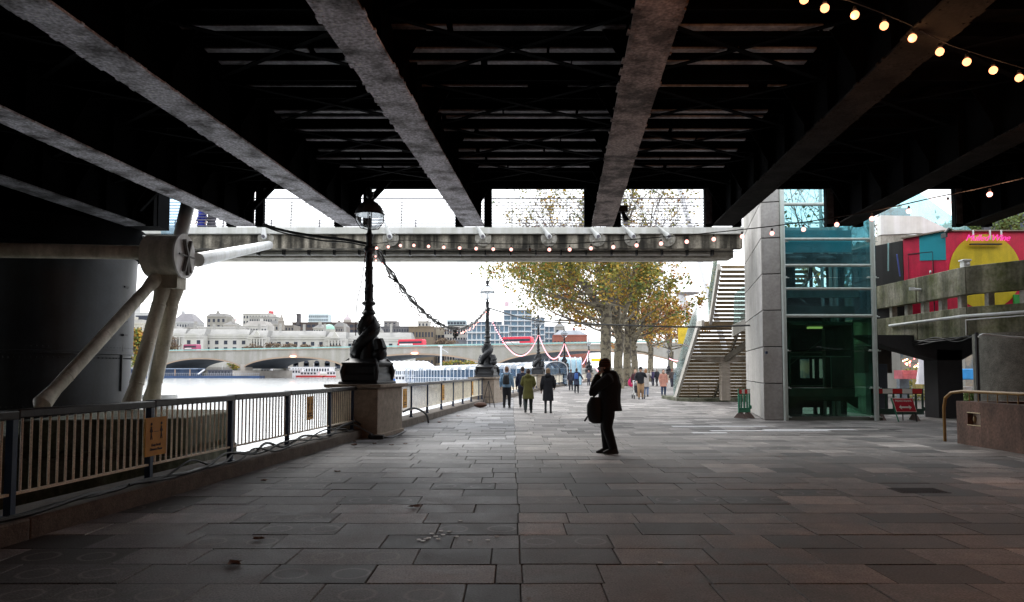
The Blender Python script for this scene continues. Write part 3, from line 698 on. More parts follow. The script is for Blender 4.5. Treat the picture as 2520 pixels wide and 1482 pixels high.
leg(hub+Vector((-.12,.05,-.6)), at(318,1010,17.6), .17)
leg(hub+Vector((.12,.15,-.6)), at(370,1000,18.9), .175)
m = MB(); m.tube([hub+Vector((.45,.6,0)), at(662,603,YF-.3)], [.19,.15], 16); m.build('strut', M_wp, py)
m = MB(); m.tube([at(-260,612,16.0), at(365,622,18.1)], .18, 16); m.build('strut', M_pyl, py)
m = MB(); m.tube([hub+Vector((.1,.3,.5)), Vector((hub.x-.1,hub.y+1.4,hub.z+2.2)), mast_top], [.17,.19,.14], 14); m.build('mast', M_wp, py)
# second leg frame standing in the river behind
lw = thing('pylon_leg_frame', 'pale rear pylon leg on a round flanged footing in the river', 'pylon', (*at(395,940,25)[:2],-1.5))
m = MB(); m.tube([at(392,690,24.5), at(372,1012,24.5)], [.15,.2], 12); m.build('leg', M_wp, lw)
m = MB(); c = at(393,975,24.0); m.lathe([(.5,-2.2),(.5,-.1),(.55,-.08),(.55,.05),(.2,.12)], c, 24); m.build('footing', M_wp, lw)
m = MB(); m.tube([at(255,930,24.2), at(320,985,24.2)], .2, 12); m.build('brace', M_wp, lw)
m = MB(); c = at(425,545,21.4); m.prismv([c+Vector((-.35,0,-.45)),c+Vector((.12,0,-.45)),c+Vector((.28,0,-.3)),c+Vector((.28,0,1.2)),c+Vector((-.35,0,1.2))],(0,.08,0)); tag(m.build('glass_screen', glass('pale_blue_screen_glass',(.75,.88,.97),.12,.03,.25,(.6,.75,.85))), 'pale blue glass screen above the pylon hub', 'screen')
m = MB(); m.tube([at(332,575,21.5), at(380,592,20.6), at(400,592,20.4)], .04, 8); tag(m.build('curved_pipe', M_wp), 'curved white pipe end beside the top of the hub', 'pipe')
# ------------------------------------------------------------------ plane trees
M_bark = mat('mottled_plane_bark', (.19,.165,.115), .95, col2=(.06,.05,.04), scale=2.2, fine=.35, bump=.5, thr=.47, soft=.05)
M_twig = mat('bare_twig_bark', (.10,.08,.065), .9, var=.3, scale=3)
LEAFM = [mat('leaf_'+n, c, .7, var=.3, scale=1.0) for n, c in (('olive', (.22,.20,.03)), ('gold', (.42,.26,.03)), ('russet', (.32,.13,.03)), ('green', (.10,.15,.03)))]
def leaf_quad(m, p, s, R):
    a = Vector((R.gauss(0,1),R.gauss(0,1),R.gauss(0,.6))).normalized(); b = a.cross(Vector((R.gauss(0,1),R.gauss(0,1),R.gauss(0,1)))).normalized()
    c = a.cross(b)*.25*s
    m.add([p-a*s*.5, p-b*s*.42+c, p+a*s*.55, p+b*s*.42+c], [(0,1,2,3)])
def tree(x, y, H, spread, clear, seed, label, leaves=5000, weights=(5,5,2,2), cat='tree', group=None, nl=3, tr=.42, twigs=True, lsize=.2, low=.15, base=0.0, dens=1.0, bias=None):
    R = random.Random(seed); r = thing('plane_tree', label, cat, (x,y,base), group=group)
    tk = MB(); tw = MB(); tips = []
    def seg(p, d, L_, r0, lev, mb):
        n = 5; pts = [p]; rs = [r0]; 
        for i in range(n):
            d = (d+Vector((R.gauss(0,.10),R.gauss(0,.10),R.gauss(0,.05)+ (.05 if lev > 1 else .02)))).normalized()
            p = p+d*(L_/n); pts.append(p); rs.append(r0*(1-.55*(i+1)/n))
        mb.tube(pts, rs, 8 if lev < 2 else (5 if lev < 4 else 3), False)
        return pts, rs, d
    def grow(p, d, L_, r0, lev):
        pts, rs, dd = seg(p, d, L_, r0, lev, tk if lev < 2 else tw)
        mx = 4 if twigs else 3
        if lev >= mx:
            tips.append((pts[-1], dd)); tips.append((pts[3], dd)); return
        if lev >= mx-1: tips.append((pts[-1], dd)); tips.append((pts[2], dd))
        k = (4,4,4,4,3)[lev] if dens > .7 else (4,3,3,3,3)[lev]
        for j in range(k):
            i = R.choice((2,3,4,5)) if j else 5
            q = pts[i]; a = R.uniform(0,6.283); up = R.uniform(-.15,.6)
            side = Vector((math.cos(a),math.sin(a),up))
            nd = (dd*R.uniform(.5,1.1)+side*R.uniform(.6,1.0)).normalized()
            if lev == 0 and j == 0: nd = (dd+Vector((0,0,.6))).normalized()
            grow(q, nd, L_*R.uniform(.55,.78), max(rs[i]*R.uniform(.5,.75), .012), lev+1)
    tk.tube([(x,y,base-.1),(x,y,base+.3),(x+R.uniform(-.1,.1),y,base+clear*.5),(x+R.uniform(-.2,.2),y,base+clear)], [tr*1.35,tr*1.08,tr*.95,tr*.95], 12)
    for k in range(int(6*tr/.3)):
        z = R.uniform(.5,clear); a = R.uniform(0,6.28); tk.ball((x+math.cos(a)*tr*.8,y+math.sin(a)*tr*.8,base+z), tr*R.uniform(.2,.36), 7, 5, (1,1,1.4))
    for k in range(nl):
        a = 2*math.pi*k/nl+R.uniform(-.4,.4); inc = R.uniform(.25,.8)*spread if k else .12
        d = Vector((math.cos(a)*inc, math.sin(a)*inc*.8, 1)).normalized()
        grow(Vector((x,y,base+clear*.95)), d, (H-clear)*R.uniform(.42,.58), tr*.62, 0)
    for k in range(int(nl*1.5)):       # low wide limbs
        a = R.uniform(0,6.283); z = base+clear*R.uniform(.8,1.45)
        grow(Vector((x,y,z)), Vector((math.cos(a),math.sin(a)*.8,low+R.uniform(-.1,.3))).normalized(), spread*R.uniform(3.2,4.6), tr*.32, 1)
    tk.build('trunk', M_bark, r); tw.build('branch', M_twig, r, flat=True)
    ms = [MB() for _ in LEAFM]
    per = max(1, leaves/len(tips))
    for p, d in tips:
        if base+H*.58 < p.z and R.random() < .88: continue      # upper crown nearly bare
        n = int(per*R.uniform(0,2.4)); wi = R.choices(range(4), weights)[0]
        for _ in range(n):
            q = p+Vector((R.gauss(0,.3),R.gauss(0,.3),R.gauss(0,.32)-.1))
            leaf_quad(ms[wi if R.random() < .7 else R.choices(range(4), weights)[0]], q, lsize*R.uniform(.6,1.3), R)
    lm = MB()
    for i, q in enumerate(ms):
        lm.cur = i; lm.add(q.v, q.f)
    lm.build('crown', LEAFM, r, flat=True)
    return r
tree(xx(1492,58), 58, 19, 1.25, 6.4, 3, 'large plane tree with sparse yellow-green leaves and thick leaning trunk, nearest of the row', 36000, (13,7,1,5), group='plane trees along the promenade', nl=5, tr=.46, lsize=.23, low=-.12)
for px, Y, H, sd, lab, lv, ww in ((1522,64,18,8,'second plane tree, its pale trunk just right of the standing man', 5000,(4,5,2,2)),
                       (1543,73,17,12,'third plane tree, brown crown behind the first', 5000,(3,5,4,1)),
                       (1560,84,16,15,'fourth plane tree, behind the people on the bench', 4500,(2,5,5,1)),
                       (1600,104,16,19,'plane tree with orange trunk, behind the pushchair', 4500,(2,5,5,1)),
                       (1650,126,16,23,'most distant plane tree, russet crown left of the stair', 5000,(1,5,6,1))):
    tree(xx(px,Y), Y, H, 1.15, 5.0, sd, lab, int(lv*1.7), ww, group='plane trees along the promenade', nl=4, tr=.42, twigs=False, lsize=.34 if Y > 70 else .27, dens=1.0)
tree(19.5, 42, 15, 1.0, 4, 31, 'leafy tree behind the glass landing at upper right', 5200, (5,1,0,8), nl=4, twigs=False, tr=.3, lsize=.25)
m = MB(); c = gd(1550,950); m.box((c.x-.6,c.y-.4,0),(c.x+.55,c.y+.4,.45)); tag(m.build('stone_bench', M_conc_l, bevel=.03), 'low pale stone block bench under the plane trees', 'bench')

# ------------------------------------------------------------------ concrete fin and glass lift
def wall_holes(x0, x1, z0, z1, y, th, holes):
    m = MB(); xs = sorted({x0,x1,*[h[0] for h in holes],*[h[1] for h in holes]}); zs = sorted({z0,z1,*[h[2] for h in holes],*[h[3] for h in holes]})
    for a, b in zip(xs, xs[1:]):
        for c, d in zip(zs, zs[1:]):
            if not any(h[0] <= (a+b)/2 <= h[1] and h[2] <= (c+d)/2 <= h[3] for h in holes): m.box((a,y,c),(b,y+th,d))
    return m
A = Vector((8.12,23.0,0)); B = Vector((9.5,28.9,0)); D = (B-A).normalized(); Nn = Vector((D.y,-D.x,0))
fin = thing('concrete_pillar', 'tall pale concrete fin of stacked panels left of the glass lift', 'pillar', A)
z = 0; k = 0; R = random.Random(4)
while z < 8.6:
    h = 1.18; m = MB(); o1 = A; 
    q = [o1+D*.0, B, B+Nn*.58, A+Nn*.58]
    m.prism([(p.x,p.y) for p in q], z+.02, min(z+h-.01, 8.7)); m.build('panel', M_conc_l if k % 2 else mat('pale_panel_concrete_b', (.36,.35,.34), .85, var=.2, scale=.8, fine=.12, streak=.12, bump=.15), fin, bevel=.012); z += h; k += 1
m = MB(); q = [A+D*.05+Nn*.04, B-D*.05+Nn*.04, B-D*.05+Nn*.54, A+D*.05+Nn*.54]; m.prism([(p.x,p.y) for p in q], 0, 8.65); m.build('core', M_black, fin)
m = MB(); a = A+Nn*.585+D*.02; m.prism([(a.x,a.y),(a.x+.11,a.y-.02),(a.x+.13,a.y+1.2),(a.x+.02,a.y+1.2)],0,8.6); m.build('flashing', mat('brown_metal_flashing', (.10,.075,.04), .6), fin)
m = MB(); c = at(1881,868,22.93); m.box((c.x+.02,c.y-.06,c.z-.04),(c.x+.09,c.y+.0,c.z+.04)); m.build('badge', M_bluepost, fin)
LX0, LX1, LY0, LY1, LH = 8.80, 11.85, 23.0, 25.9, 8.6
lf = thing('glass_lift', 'teal glass lift tower with white steel tubes beside the concrete fin', 'lift', ((LX0+LX1)/2,LY0,0))
M_steel = mat('pale_green_white_steel', (.50,.56,.54), .4, var=.1, scale=2, streak=.15)
M_tglass = glass('teal_lift_glass', (.58,.78,.81), .12, .03, .16, (.25,.42,.46)); M_gglass = glass('green_lift_glass', (.55,.76,.66), .06, .03, .09, (.07,.17,.14))
M_car = mat('dark_green_lift_car', (.10,.14,.12), .6, var=.3, scale=2); M_back = mat('pale_teal_lift_wall', (.42,.55,.56), .7, var=.12, scale=1)
def gp(name, x0, x1, z0, z1, y, m_): 
    m = MB(); m.box((x0,y,z0),(x1,y+.015,z1)); return m.build(name, m_, lf)
lv = [.12, 1.05, 2.25, 3.35, 4.62, 5.8, 7.0, LH]
for i, (a, b) in enumerate(zip(lv, lv[1:])):
    gm = M_gglass if b < 3.4 else M_tglass
    gp('glass_pane', LX0+.02, LX1-.02, a+.008, b-.008, LY0, gm)
    for sx in (LX0, LX1):
        m = MB(); m.box((sx-.007,LY0+.03,a+.01),(sx+.007,LY1-.05,b-.01)); m.build('glass_pane', gm, lf)
for px_, dx in ((1931,.0),(2153,.0)):
    m = MB(); x = xx(px_, LY0-.12); m.tube([(x,LY0-.13,.0),(x,LY0-.13,LH)], .075, 14); m.build('steel_tube', M_steel, lf)
    m = MB()
    for z in lv: m.box((x-.13,LY0-.06,z-.03),(x+.13,LY0-.0,z+.03)); m.ball((x-.12,LY0-.08,z),.035,6,4); m.ball((x+.12,LY0-.08,z),.035,6,4); m.tube([(x-.2,LY0-.1,z-.02),(x+.2,LY0-.1,z-.02)],.014,6)
    m.build('clamp', M_steel, lf)
for z, r_ in ((3.36,.055),(7.0,.06)):
    m = MB(); m.tube([(xx(1925,LY0),LY0-.12,z),(xx(2150,LY0),LY0-.12,z)], r_, 12); m.build('steel_tube', M_steel, lf)
m = MB(); m.box((LX0-.05,LY0-.08,-.02),(LX1+.05,LY0+.06,.11)); m.build('sill', mat('grey_green_sill', (.12,.14,.12), .7), lf)
def hz_(y): return zz(y, LY1)
def hx_(x): return xx(x, LY1)
holes = [(hx_(1961),hx_(1998),hz_(715),hz_(630)),(hx_(2002),hx_(2040),hz_(715),hz_(630)),
         (hx_(1968),hx_(1994),hz_(931),hz_(884)),(hx_(1998),hx_(2006),hz_(931),hz_(884)),(hx_(2015),hx_(2044),hz_(931),hz_(884)),
         (hx_(1972),hx_(2001),hz_(1019),hz_(1003)),(hx_(2009),hx_(2017),hz_(1019),hz_(1003)),(hx_(2025),hx_(2040),hz_(1019),hz_(1003))]
m = wall_holes(LX0+.05, LX1+.3, .0, hz_(776), LY1, .1, holes); m.build('rear_wall', M_car, lf)
m = wall_holes(LX0+.05, LX1+.3, hz_(776)+.01, hz_(560), LY1, .1, holes); m.build('rear_wall', M_back, lf)
m = MB()
for x in (1957,2000,2043): m.box((hx_(x)-.03,LY1-.08,hz_(718)),(hx_(x)+.03,LY1-.01,hz_(624)))
m.box((hx_(1957),LY1-.08,hz_(628)),(hx_(2043),LY1-.01,hz_(622))); m.build('landing_door_frame', M_black, lf)
# car and machinery
cy0, cy1 = LY0+.5, LY1-.3
car = MB(); x0, x1 = LX0+.35, LX1-.55
for x in (x0, x1-.05): car.box((x,cy0,.95),(x+.05,cy1,3.2))
car.box((x0,cy0,.75),(x1,cy1,1.0)); car.box((x0,cy0,3.1),(x1,cy1,3.2))
car.build('lift_car', M_car, lf)
m = MB(); m.tube([(x0+.1,cy0+.05,2.06),(x1-.1,cy0+.05,2.06)], .02, 8); m.tube([(x1-.75,cy0+.05,1.0),(x1-.75,cy0+.05,2.06)],.015,6); m.build('car_handrail', M_steel, lf)
m = MB(); m.box((x0+.9,cy0+.5,3.02),(x0+1.35,cy0+.7,3.08)); m.build('car_light', emit('dim_yellow_lift_light', (.75,.8,.25), .3), lf)
m = MB()
for x in (x1+.06,x1+.3): m.box((x,cy1-.12,1.95),(x+.06,cy1-.06,3.0))
m.build('car_light', emit('dim_green_lift_light', (.08,.45,.12), .12), lf)
m = MB(); m.box((LX0+.25,LY0+.7,3.5),(LX1-.4,LY1-.4,3.75)); m.build('car_roof_beam', M_car, lf)
m = MB(); m.box((LX0+.2,LY0+.25,4.05),(LX1-.45,LY0+.4,4.22)); m.box((LX0+.2,LY0+.2,4.0),(LX1-.45,LY0+.45,4.05)); m.box((LX0+.2,LY0+.2,4.22),(LX1-.45,LY0+.45,4.26)); m.build('cross_beam', M_steel, lf)
m = MB(); m.box((LX0+.15,LY0+.9,5.6),(LX1-.35,LY0+1.0,6.35)); m.build('machine_panel', mat('teal_panel', (.10,.42,.48), .5, var=.12, scale=1.5), lf)
m = MB(); m.box((LX0+.15,LY0+.6,5.2),(LX1-.5,LY0+.9,5.5)); 
for x in (LX0+.5, LX0+1.5): m.ball((x+.2,LY0+.58,5.34),.16,10,6,(2.2,.4,.55))
m.build('machine_housing', mat('grey_machine', (.2,.24,.25), .5, col2=(.03,.04,.04), scale=2), lf)
for x in (LX1-.42,LX1-.22,LX1-.72,LX0+.12):
    m = MB(); m.box((x,LY1-.5,0),(x+.07,LY1-.38,LH)); m.build('guide_rail', M_steel, lf)
m = MB()
for x in (LX0+.05,LX1-.12):
    m.box((x,LY1-.12,0),(x+.1,LY1-.02,LH))
for z in lv[1:]: m.box((LX0+.1,LY1-.12,z-.02),(LX1-.1,LY1-.06,z+.02))
m.tube([(LX0+.2,LY1-.2,3.4),(LX1-.4,LY1-.2,5.4)],.012,5); m.tube([(LX0+.2,LY1-.2,5.4),(LX1-.4,LY1-.2,3.4)],.012,5); m.tube([(LX0+.2,LY1-.2,1),(LX1-.4,LY1-.2,2.9)],.012,5)
m.build('frame', M_steel, lf)
m = MB(); m.prismv([(LX0+.3,LY0+.4,.75),(LX1-.5,LY0+.4,.75),(LX1-.2,LY0+.4,.1),(LX0+.05,LY0+.4,.1),(LX0+.6,LY0+.4,.58),(LX1-.9,LY0+.4,.58)][:2]+[(LX1-.5,LY0+.4,.35),(LX1-.9,LY0+.4,.6),(LX0+.7,LY0+.4,.6),(LX0+.3,LY0+.4,.35)], (0,.1,0)); m.build('buffer_beam', mat('olive_beam', (.05,.075,.05), .7), lf)
# pale wall further inland seen through the lift and under the terrace
m = wall_holes(14.5, 46, 0, 5.2, 44, 1, [(16+4*i,18.6+4*i,.6,3.0) for i in range(7)]); o = m.build('plaza_building', mat('pale_render', (.24,.23,.21), .9, var=.15, scale=.6, streak=.15)); tag(o, 'pale rendered building across the plaza, glimpsed through the lift and under the terrace', 'building')

for i in range(7):
    m = MB(); m.box((14.5+1.5+4*i,44.3,.6),(14.5+4.1+4*i,44.35,3.0)); pw_ = m.build('window', mat('shop_glass', (.06,.08,.09), .15, col2=(.22,.17,.12), scale=.7, soft=.05), o, origin=None)
for zz_, r_ in ((5.0,.05),(4.24,.045),(5.86,.045)):
    m = MB(); m.tube([(xx(1925,LY0),LY0-.10,zz_),(xx(2150,LY0),LY0-.10,zz_)], r_, 10); m.build('steel_tube', M_steel, lf)
# ------------------------------------------------------------------ stair down from the footbridge
st = thing('staircase', 'steel and timber staircase with white stringer and glass side, climbing to the footbridge', 'staircase', (10.5,36,0))
P0 = Vector((8.85,30.2,6.15)); P1 = Vector((9.30,33.3,3.95)); P2 = Vector((9.02,34.3,3.93)); P3 = Vector((8.78,38.4,.15)); SW = 3.9
M_slat = mat('weathered_timber_slat', (.27,.20,.12), .9, var=.3, scale=3, fine=.2); M_str = mat('dirty_white_stringer', (.55,.52,.48), .6, var=.12, scale=1.5, streak=.15)
M_sglass = glass('stair_glass', (.80,.9,.88), .2, .04, .22, (.55,.62,.6))
def flight(a, b, n):
    d = (b-a)/n
    for i in range(n):
        p = a+d*(i+.5); m = MB(); w_ = SW
        for j in range(2): m.box((p.x+.1, p.y-.12+j*.14, p.z-.02),(p.x+w_, p.y-.01+j*.14, p.z+.02))
        m.box((p.x+.1, p.y-.14, p.z-.125),(p.x+w_, p.y-.12, p.z+.005))
        m.build('tread', M_slat, st)
    for off in (.0, SW*.52, SW):
        m = MB(); m.bar(a+Vector((off,0,-.12)), b+Vector((off,0,-.12)), .10 if off else .14, .34 if off in (0,SW) else .2); m.build('stringer', M_str if not off else mat('brown_grey_steel', (.16,.14,.11), .7, var=.2, scale=2), st)
    m = MB(); m.prismv([a+Vector((-.09,0,.08)), b+Vector((-.09,0,.08)), b+Vector((-.09,0,1.12)), a+Vector((-.09,0,1.12))], (.015,0,0)); m.build('glass_panel', M_sglass, st)
flight(P0, P1, 13); flight(P2, P3, 22)
m = MB(); m.box((P2.x,P1.y,3.72),(P2.x+SW+.2,P2.y,3.9)); m.box((P2.x,P1.y-.15,3.6),(P2.x+SW+.2,P1.y-.05,3.9)); m.build('landing', M_slat, st)
m = MB(); m.bar(Vector((P2.x-.05,P1.y,3.8)),Vector((P2.x-.05,P2.y,3.8)),.14,.34); m.build('landing_edge', M_str, st)
m = MB(); cx = 10.75; m.box((cx-.22,35.8,.1),(cx+.22,36.2,1.95)); m.prismv([(cx-.22,35.85,1.95),(cx+.22,35.85,1.95),(cx+1.2,35.85,2.2),(cx+1.2,35.85,2.32),(cx-1.7,35.85,2.32),(cx-1.7,35.85,2.2)],(0,.3,0)); m.build('support_column', mat('column_concrete', (.34,.29,.24), .85, var=.2, scale=1.5, streak=.3), st)
m = MB(); m.bar((cx,36,2.1),(cx+1.3,33.6,3.6),.22,.26); m.build('raker', mat('brown_grey_steel', (.16,.14,.11), .7), st)
m = MB(); m.prism([(8.6,38.6),(8.6,37.2),(9.3,36.6),(14.3,36.6),(14.3,41),(8.6,41)], -.02, .17); m.build('plinth', M_moss, st, bevel=.02)
m = MB(); a = at(1806,722,31); b = at(1832,700,31); m.prismv([at(1804,828,31),at(1834,810,31),at(1834,786,31),at(1804,800,31)],(0,.2,0)); m.build('return_stringer', M_str, st)
m = MB(); m.prismv([at(1805,799,31.05),at(1834,785,31.05),at(1834,702,31.05),at(1807,724,31.05)],(0,.02,0)); m.build('glass_panel', M_sglass, st)
for i, (px, py_) in enumerate(((1696,985),(1719,986),(1772,988))):
    c = gd(px,py_); m = MB(); m.tube([c+Vector((-.0,0,-.05)),c+Vector((0,0,.65)),c+Vector((.05,.1,.82)),c+Vector((.1,.35,.86)),c+Vector((.15,.6,.82)),c+Vector((.18,.7,.65)),c+Vector((.18,.7,-.05))], .03, 8)
    tag(m.build('cycle_stand', M_black), 'black hoop cycle stand before the stair, %s' % ('leftmost of the three','middle of the three','rightmost, in front of the stair column')[i], 'cycle stand', 'cycle stands under the stair')

# leaning white masts of the big structure inland
ms_ = mat('white_mast_paint', (.62,.62,.64), .5, var=.1, scale=.3)
m = MB(); m.tube([at(1660,420,150), at(1738,700,150), at(1785,860,150)], [.5,.6,.6], 12); tag(m.build('leaning_mast', ms_), 'tall leaning white mast rising behind the stair and footbridge', 'mast')
r = thing('collared_mast', 'shorter leaning white mast with a dark disc platform, left of the stair', 'mast', (xx(1700,150),150,0))
m = MB(); m.tube([at(1676,724,150.5), at(1700,808,150.5), at(1716,870,150.5)], [.9,.8,.8], 12); m.build('mast', ms_, r)
c = at(1690,722,150); m = MB(); m.lathe([(.8,-.5),(2.6,-.1),(2.6,.15),(.3,.2)], c, 20); m.build('disc_platform', mat('grey_disc', (.22,.2,.2), .7), r)
# yellow banner near stair
m = MB(); c = at(1681,823,60); m.box((c.x-.42,59.97,c.z-.8),(c.x+.4,60.03,c.z+.55)); tag(m.build('banner', mat('yellow_banner', (.7,.5,.03), .6)), 'yellow banner hanging left of the stair glass', 'banner')
# ------------------------------------------------------------------ upper landing in glass (upper right)
gl = thing('glass_landing', 'white curved landing parapet with pale glass balustrade, right of the lift', 'landing', (xx(2260,29),29,6))
m = MB(); m.prismv([at(2168,530,28.4),at(2268,532,28.4),at(2330,563,28.4),at(2330,576,28.4),at(2260,574,28.4),at(2168,578,28.4)],(0,.3,0)); m.build('parapet', M_white, gl)
m = MB(); m.prismv([at(2168,579,28.45),at(2340,577,28.45),at(2340,620,28.45),at(2168,640,28.45)],(0,3,0)); m.build('soffit', M_conc, gl)
for (a, b, c, d) in ((2168,2212,522,498),(2212,2262,498,472),(2262,2336,474,527),(2336,2400,527,572)):
    m = MB(); m.prismv([at(a,532,29) if a < 2262 else at(a,560,29), at(b,532,29) if b < 2270 else at(b,590,29), at(b,d,29), at(a,c,29)],(0,.02,0)); m.build('glass_panel', glass('pale_cyan_glass', (.62,.85,.88), .15, .03, .35, (.45,.75,.78)), gl)
m = MB(); m.box((xx(2172,28.8),28.8,zz(532,28.8)),(xx(2250,28.8),28.84,zz(512,28.8))); m.build('dark_glass_band', glass('dark_band_glass', (.35,.45,.47), .2, .03, .1), gl)

# ------------------------------------------------------------------ concrete terrace
tr = thing('concrete_terrace', 'moss-stained concrete terrace with parapet and fascia on columns at right', 'terrace', (15,22,0))
c0 = (13.6,21.2); cL = (13.55,29.0); cR = (14.6,19.7); cR2 = (26,12.6)
M_par = mat('mossy_stained_parapet', (.44,.40,.32), .92, col2=(.11,.12,.04), scale=.9, fine=.25, streak=.6, bump=.3, thr=.52)
def wallseg(m, a, b, z0, z1, th=.3, lip=0):
    a = Vector((*a,0)); b = Vector((*b,0)); d = (b-a).normalized(); n = Vector((-d.y,d.x,0))
    if n.x < 0: n = -n
    m.add([a+Vector((0,0,z0)),b+Vector((0,0,z0)),b+n*th+Vector((0,0,z0)),a+n*th+Vector((0,0,z0)),a+Vector((0,0,z1)),b+Vector((0,0,z1)),b+n*th+Vector((0,0,z1)),a+n*th+Vector((0,0,z1))],
          ((0,3,2,1),(4,5,6,7),(0,1,5,4),(1,2,6,5),(2,3,7,6),(3,0,4,7)))
def lerp2(a,b,t): return (a[0]+(b[0]-a[0])*t, a[1]+(b[1]-a[1])*t)
for a, b, n in ((cL,c0,3),(c0,cR,1),(cR,cR2,5)):
    for i in range(n):
        m = MB(); g = .006; wallseg(m, lerp2(a,b,i/n+ .003), lerp2(a,b,(i+1)/n-.003), 3.88, 4.72); m.build('parapet_panel', M_par, tr, bevel=.015)
        m = MB(); wallseg(m, lerp2(a,b,i/n+.003), lerp2(a,b,(i+1)/n-.003), 2.62, 3.5, .5); m.build('fascia_panel', M_par, tr, bevel=.015)
m = MB()
for a, b, n in ((cL,c0,8),(c0,cR,2),(cR,cR2,12)):
    for i in range(n):
        p = lerp2(a,b,(i+.5)/n); m = MB(); m.box((p[0]+.1,p[1]-.09,3.5),(p[0]+.28,p[1]+.09,3.88)); m.build('parapet_support', M_conc, tr)
m = MB(); m.prism([(c0[0]+.5,c0[1]+.1),(cL[0]+.5,cL[1]),(34,29),(34,12),(cR2[0],cR2[1]+.5),(cR[0]+.4,cR[1]+.45)], 2.8, 3.45); m.build('deck', mat('dark_soffit', (.02,.02,.022), .95), tr)  # near-black tone on the whole deck slab
cxm, cym = xx(2341,23.9), 24.4; M_dk = mat('dark_concrete', (.028,.026,.028), .9, var=.3, scale=1)  # near-black tone for the column
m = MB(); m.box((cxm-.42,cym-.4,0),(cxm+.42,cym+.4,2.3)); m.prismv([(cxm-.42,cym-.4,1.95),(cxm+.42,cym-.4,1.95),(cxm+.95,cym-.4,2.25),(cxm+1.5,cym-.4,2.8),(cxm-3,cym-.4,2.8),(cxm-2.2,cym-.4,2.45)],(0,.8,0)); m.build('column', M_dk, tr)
m = MB(); m.lathe([(1.35,0),(1.35,2.62)], (xx(2412,18.9)+1.85,19.6,0), 28); m.build('round_column', mat('rough_hammered_concrete', (.17,.16,.135), .95, var=.3, scale=4, fine=.4, bump=.6), tr)
m = MB(); x = xx(2411,18.6); m.tube([(x,18.7,.0),(x,18.7,2.6)], .045, 8); m.build('drainpipe', M_black, tr)
m = MB(); pz = 3.22
m.tube([(c0[0]-.12+.03,25.4,pz-.02),(c0[0]-.12,c0[1]-.02,pz),(cR[0]-.1,cR[1]-.1,pz+.02),(cR2[0],cR2[1]-.2,pz+.02)], .045, 8); m.build('pipe', M_wp, tr)
m = MB(); m.tube([(c0[0]-.1,c0[1]-.1,pz-.12),(cR[0]-.14,cR[1]-.14,pz-.08),(17,17.9,pz-.08)], .02, 6); m.tube([(c0[0]-.1,c0[1]-.1,pz-.12),(c0[0]-.1,c0[1]-.1,2.65)], .02, 6); m.build('pipe', M_wp, tr)
R = random.Random(12)
for k in range(4):
    pts = [(c0[0]-.06,28-k*.9-j*1.15,2.62+R.uniform(-.16,.06)) for j in range(6)]+[(cR[0]-.1,cR[1],2.6),(17,17.9,2.5+k*.04)]
    cable(pts, .014, 'cable', 'drooping black cable slung under the terrace fascia', group=None) if False else tag(cable(pts, .014, 'cable', 'x'), 'one of the thin drooping cables slung under the mossy terrace fascia', 'cable', 'cables under the terrace fascia')
cable([(xx(2416,18.1),18.2,2.45),(xx(2430,18.0),18.1,2.52),(xx(2480,17.9),18.0,2.46),(xx(2540,17.8),17.9,2.42)], .028, 'cable', 'white cable looped round the top of the rough round column', m=M_wp)
m = MB(); c = at(2375,655,21.9); m.box((c.x-.1,c.y-.1,4.7),(c.x+.1,c.y+.1,4.98)); m.box((c.x-.13,c.y-.13,4.98),(c.x+.13,c.y+.13,5.03)); m.ball((c.x+.02,c.y-.11,4.88),.05,8,5); tag(m.build('vent_cowl', M_wp, bevel=.01), 'small white cowl standing on the terrace parapet before the yellow mural', 'vent')
m = MB(); c = at(2235,722,23.5); m.tube([Vector((13.58,c.y,4.28)),Vector((13.35,c.y,4.3))],.04,8); m.box((13.2,c.y-.04,4.26),(13.36,c.y+.04,4.36)); tag(m.build('bracket_light', M_wp), 'small white bracket light on the outer face of the terrace parapet', 'light')
for i, (px, t0, t1, col) in enumerate(((2186,598,655,(.3,.5,.5)),(2207,626,668,(.1,.15,.5)))):
    m = MB(); m.tube([at(px+8*i,t1+12,25.2), at(px,t0,25.0)], .022, 6); tag(m.build('pole', mat('pole_paint_%d' % i, col, .5)), ('upright pale green pole behind the terrace parapet','leaning blue-topped pole behind the terrace parapet')[i], 'pole')

# painted kiosk
kz0, kz1 = 3.46, zz(570,24.0)
ks = thing('painted_kiosk', 'crimson kiosk with blue square and big yellow circle mural on the terrace', 'kiosk', (16,24.5,kz0))
K0 = Vector((14.08,25.4,0)); K1 = Vector((14.76,24.0,0)); K2 = Vector((18.9,24.0,0)); K3 = Vector((18.9,27.5,0)); K4 = Vector((13.4,27.5,0))
M_red = mat('crimson_paint', (.60,.006,.05), .6, var=.16, scale=2.5, fine=.1, streak=.15); M_yel = mat('mural_yellow_paint', (.60,.44,.006), .6, var=.14, scale=2.5, fine=.1, streak=.12); M_blu = mat('mural_teal_paint', (.01,.27,.33), .55, var=.06, scale=2)
m = MB(); m.prism([(p.x,p.y) for p in (K0,K1,K2,K3)], kz0, kz1); m.build('painted_wall', M_red, ks)
m = MB(); m.prism([(K0.x-.01,K0.y+.02),(K4.x-.2,K4.y),(K3.x,K3.y),(K0.x+.4,K0.y+.3)], kz0, kz1-.05); m.build('side_wall', mat('black_boarding', (.02,.018,.018), .8, streak=.4), ks)
u = (K1-K0).normalized(); nrm = Vector((u.y,-u.x,0)); nrm = nrm if nrm.y < 0 else -nrm
a = K0.lerp(K1,.40)+nrm*.012; b = K1+nrm*.012
m = MB(); m.prismv([a+Vector((0,0,zz(638,24.5))), b+Vector((0,0,zz(640,24.0))), b+Vector((0,0,kz1-.01)), a+Vector((0,0,kz1-.01))], nrm*.006); m.build('blue_square', M_blu, ks)
cxk = xx(2431,24); rk = 1.22; czk = 4.95; pts = []
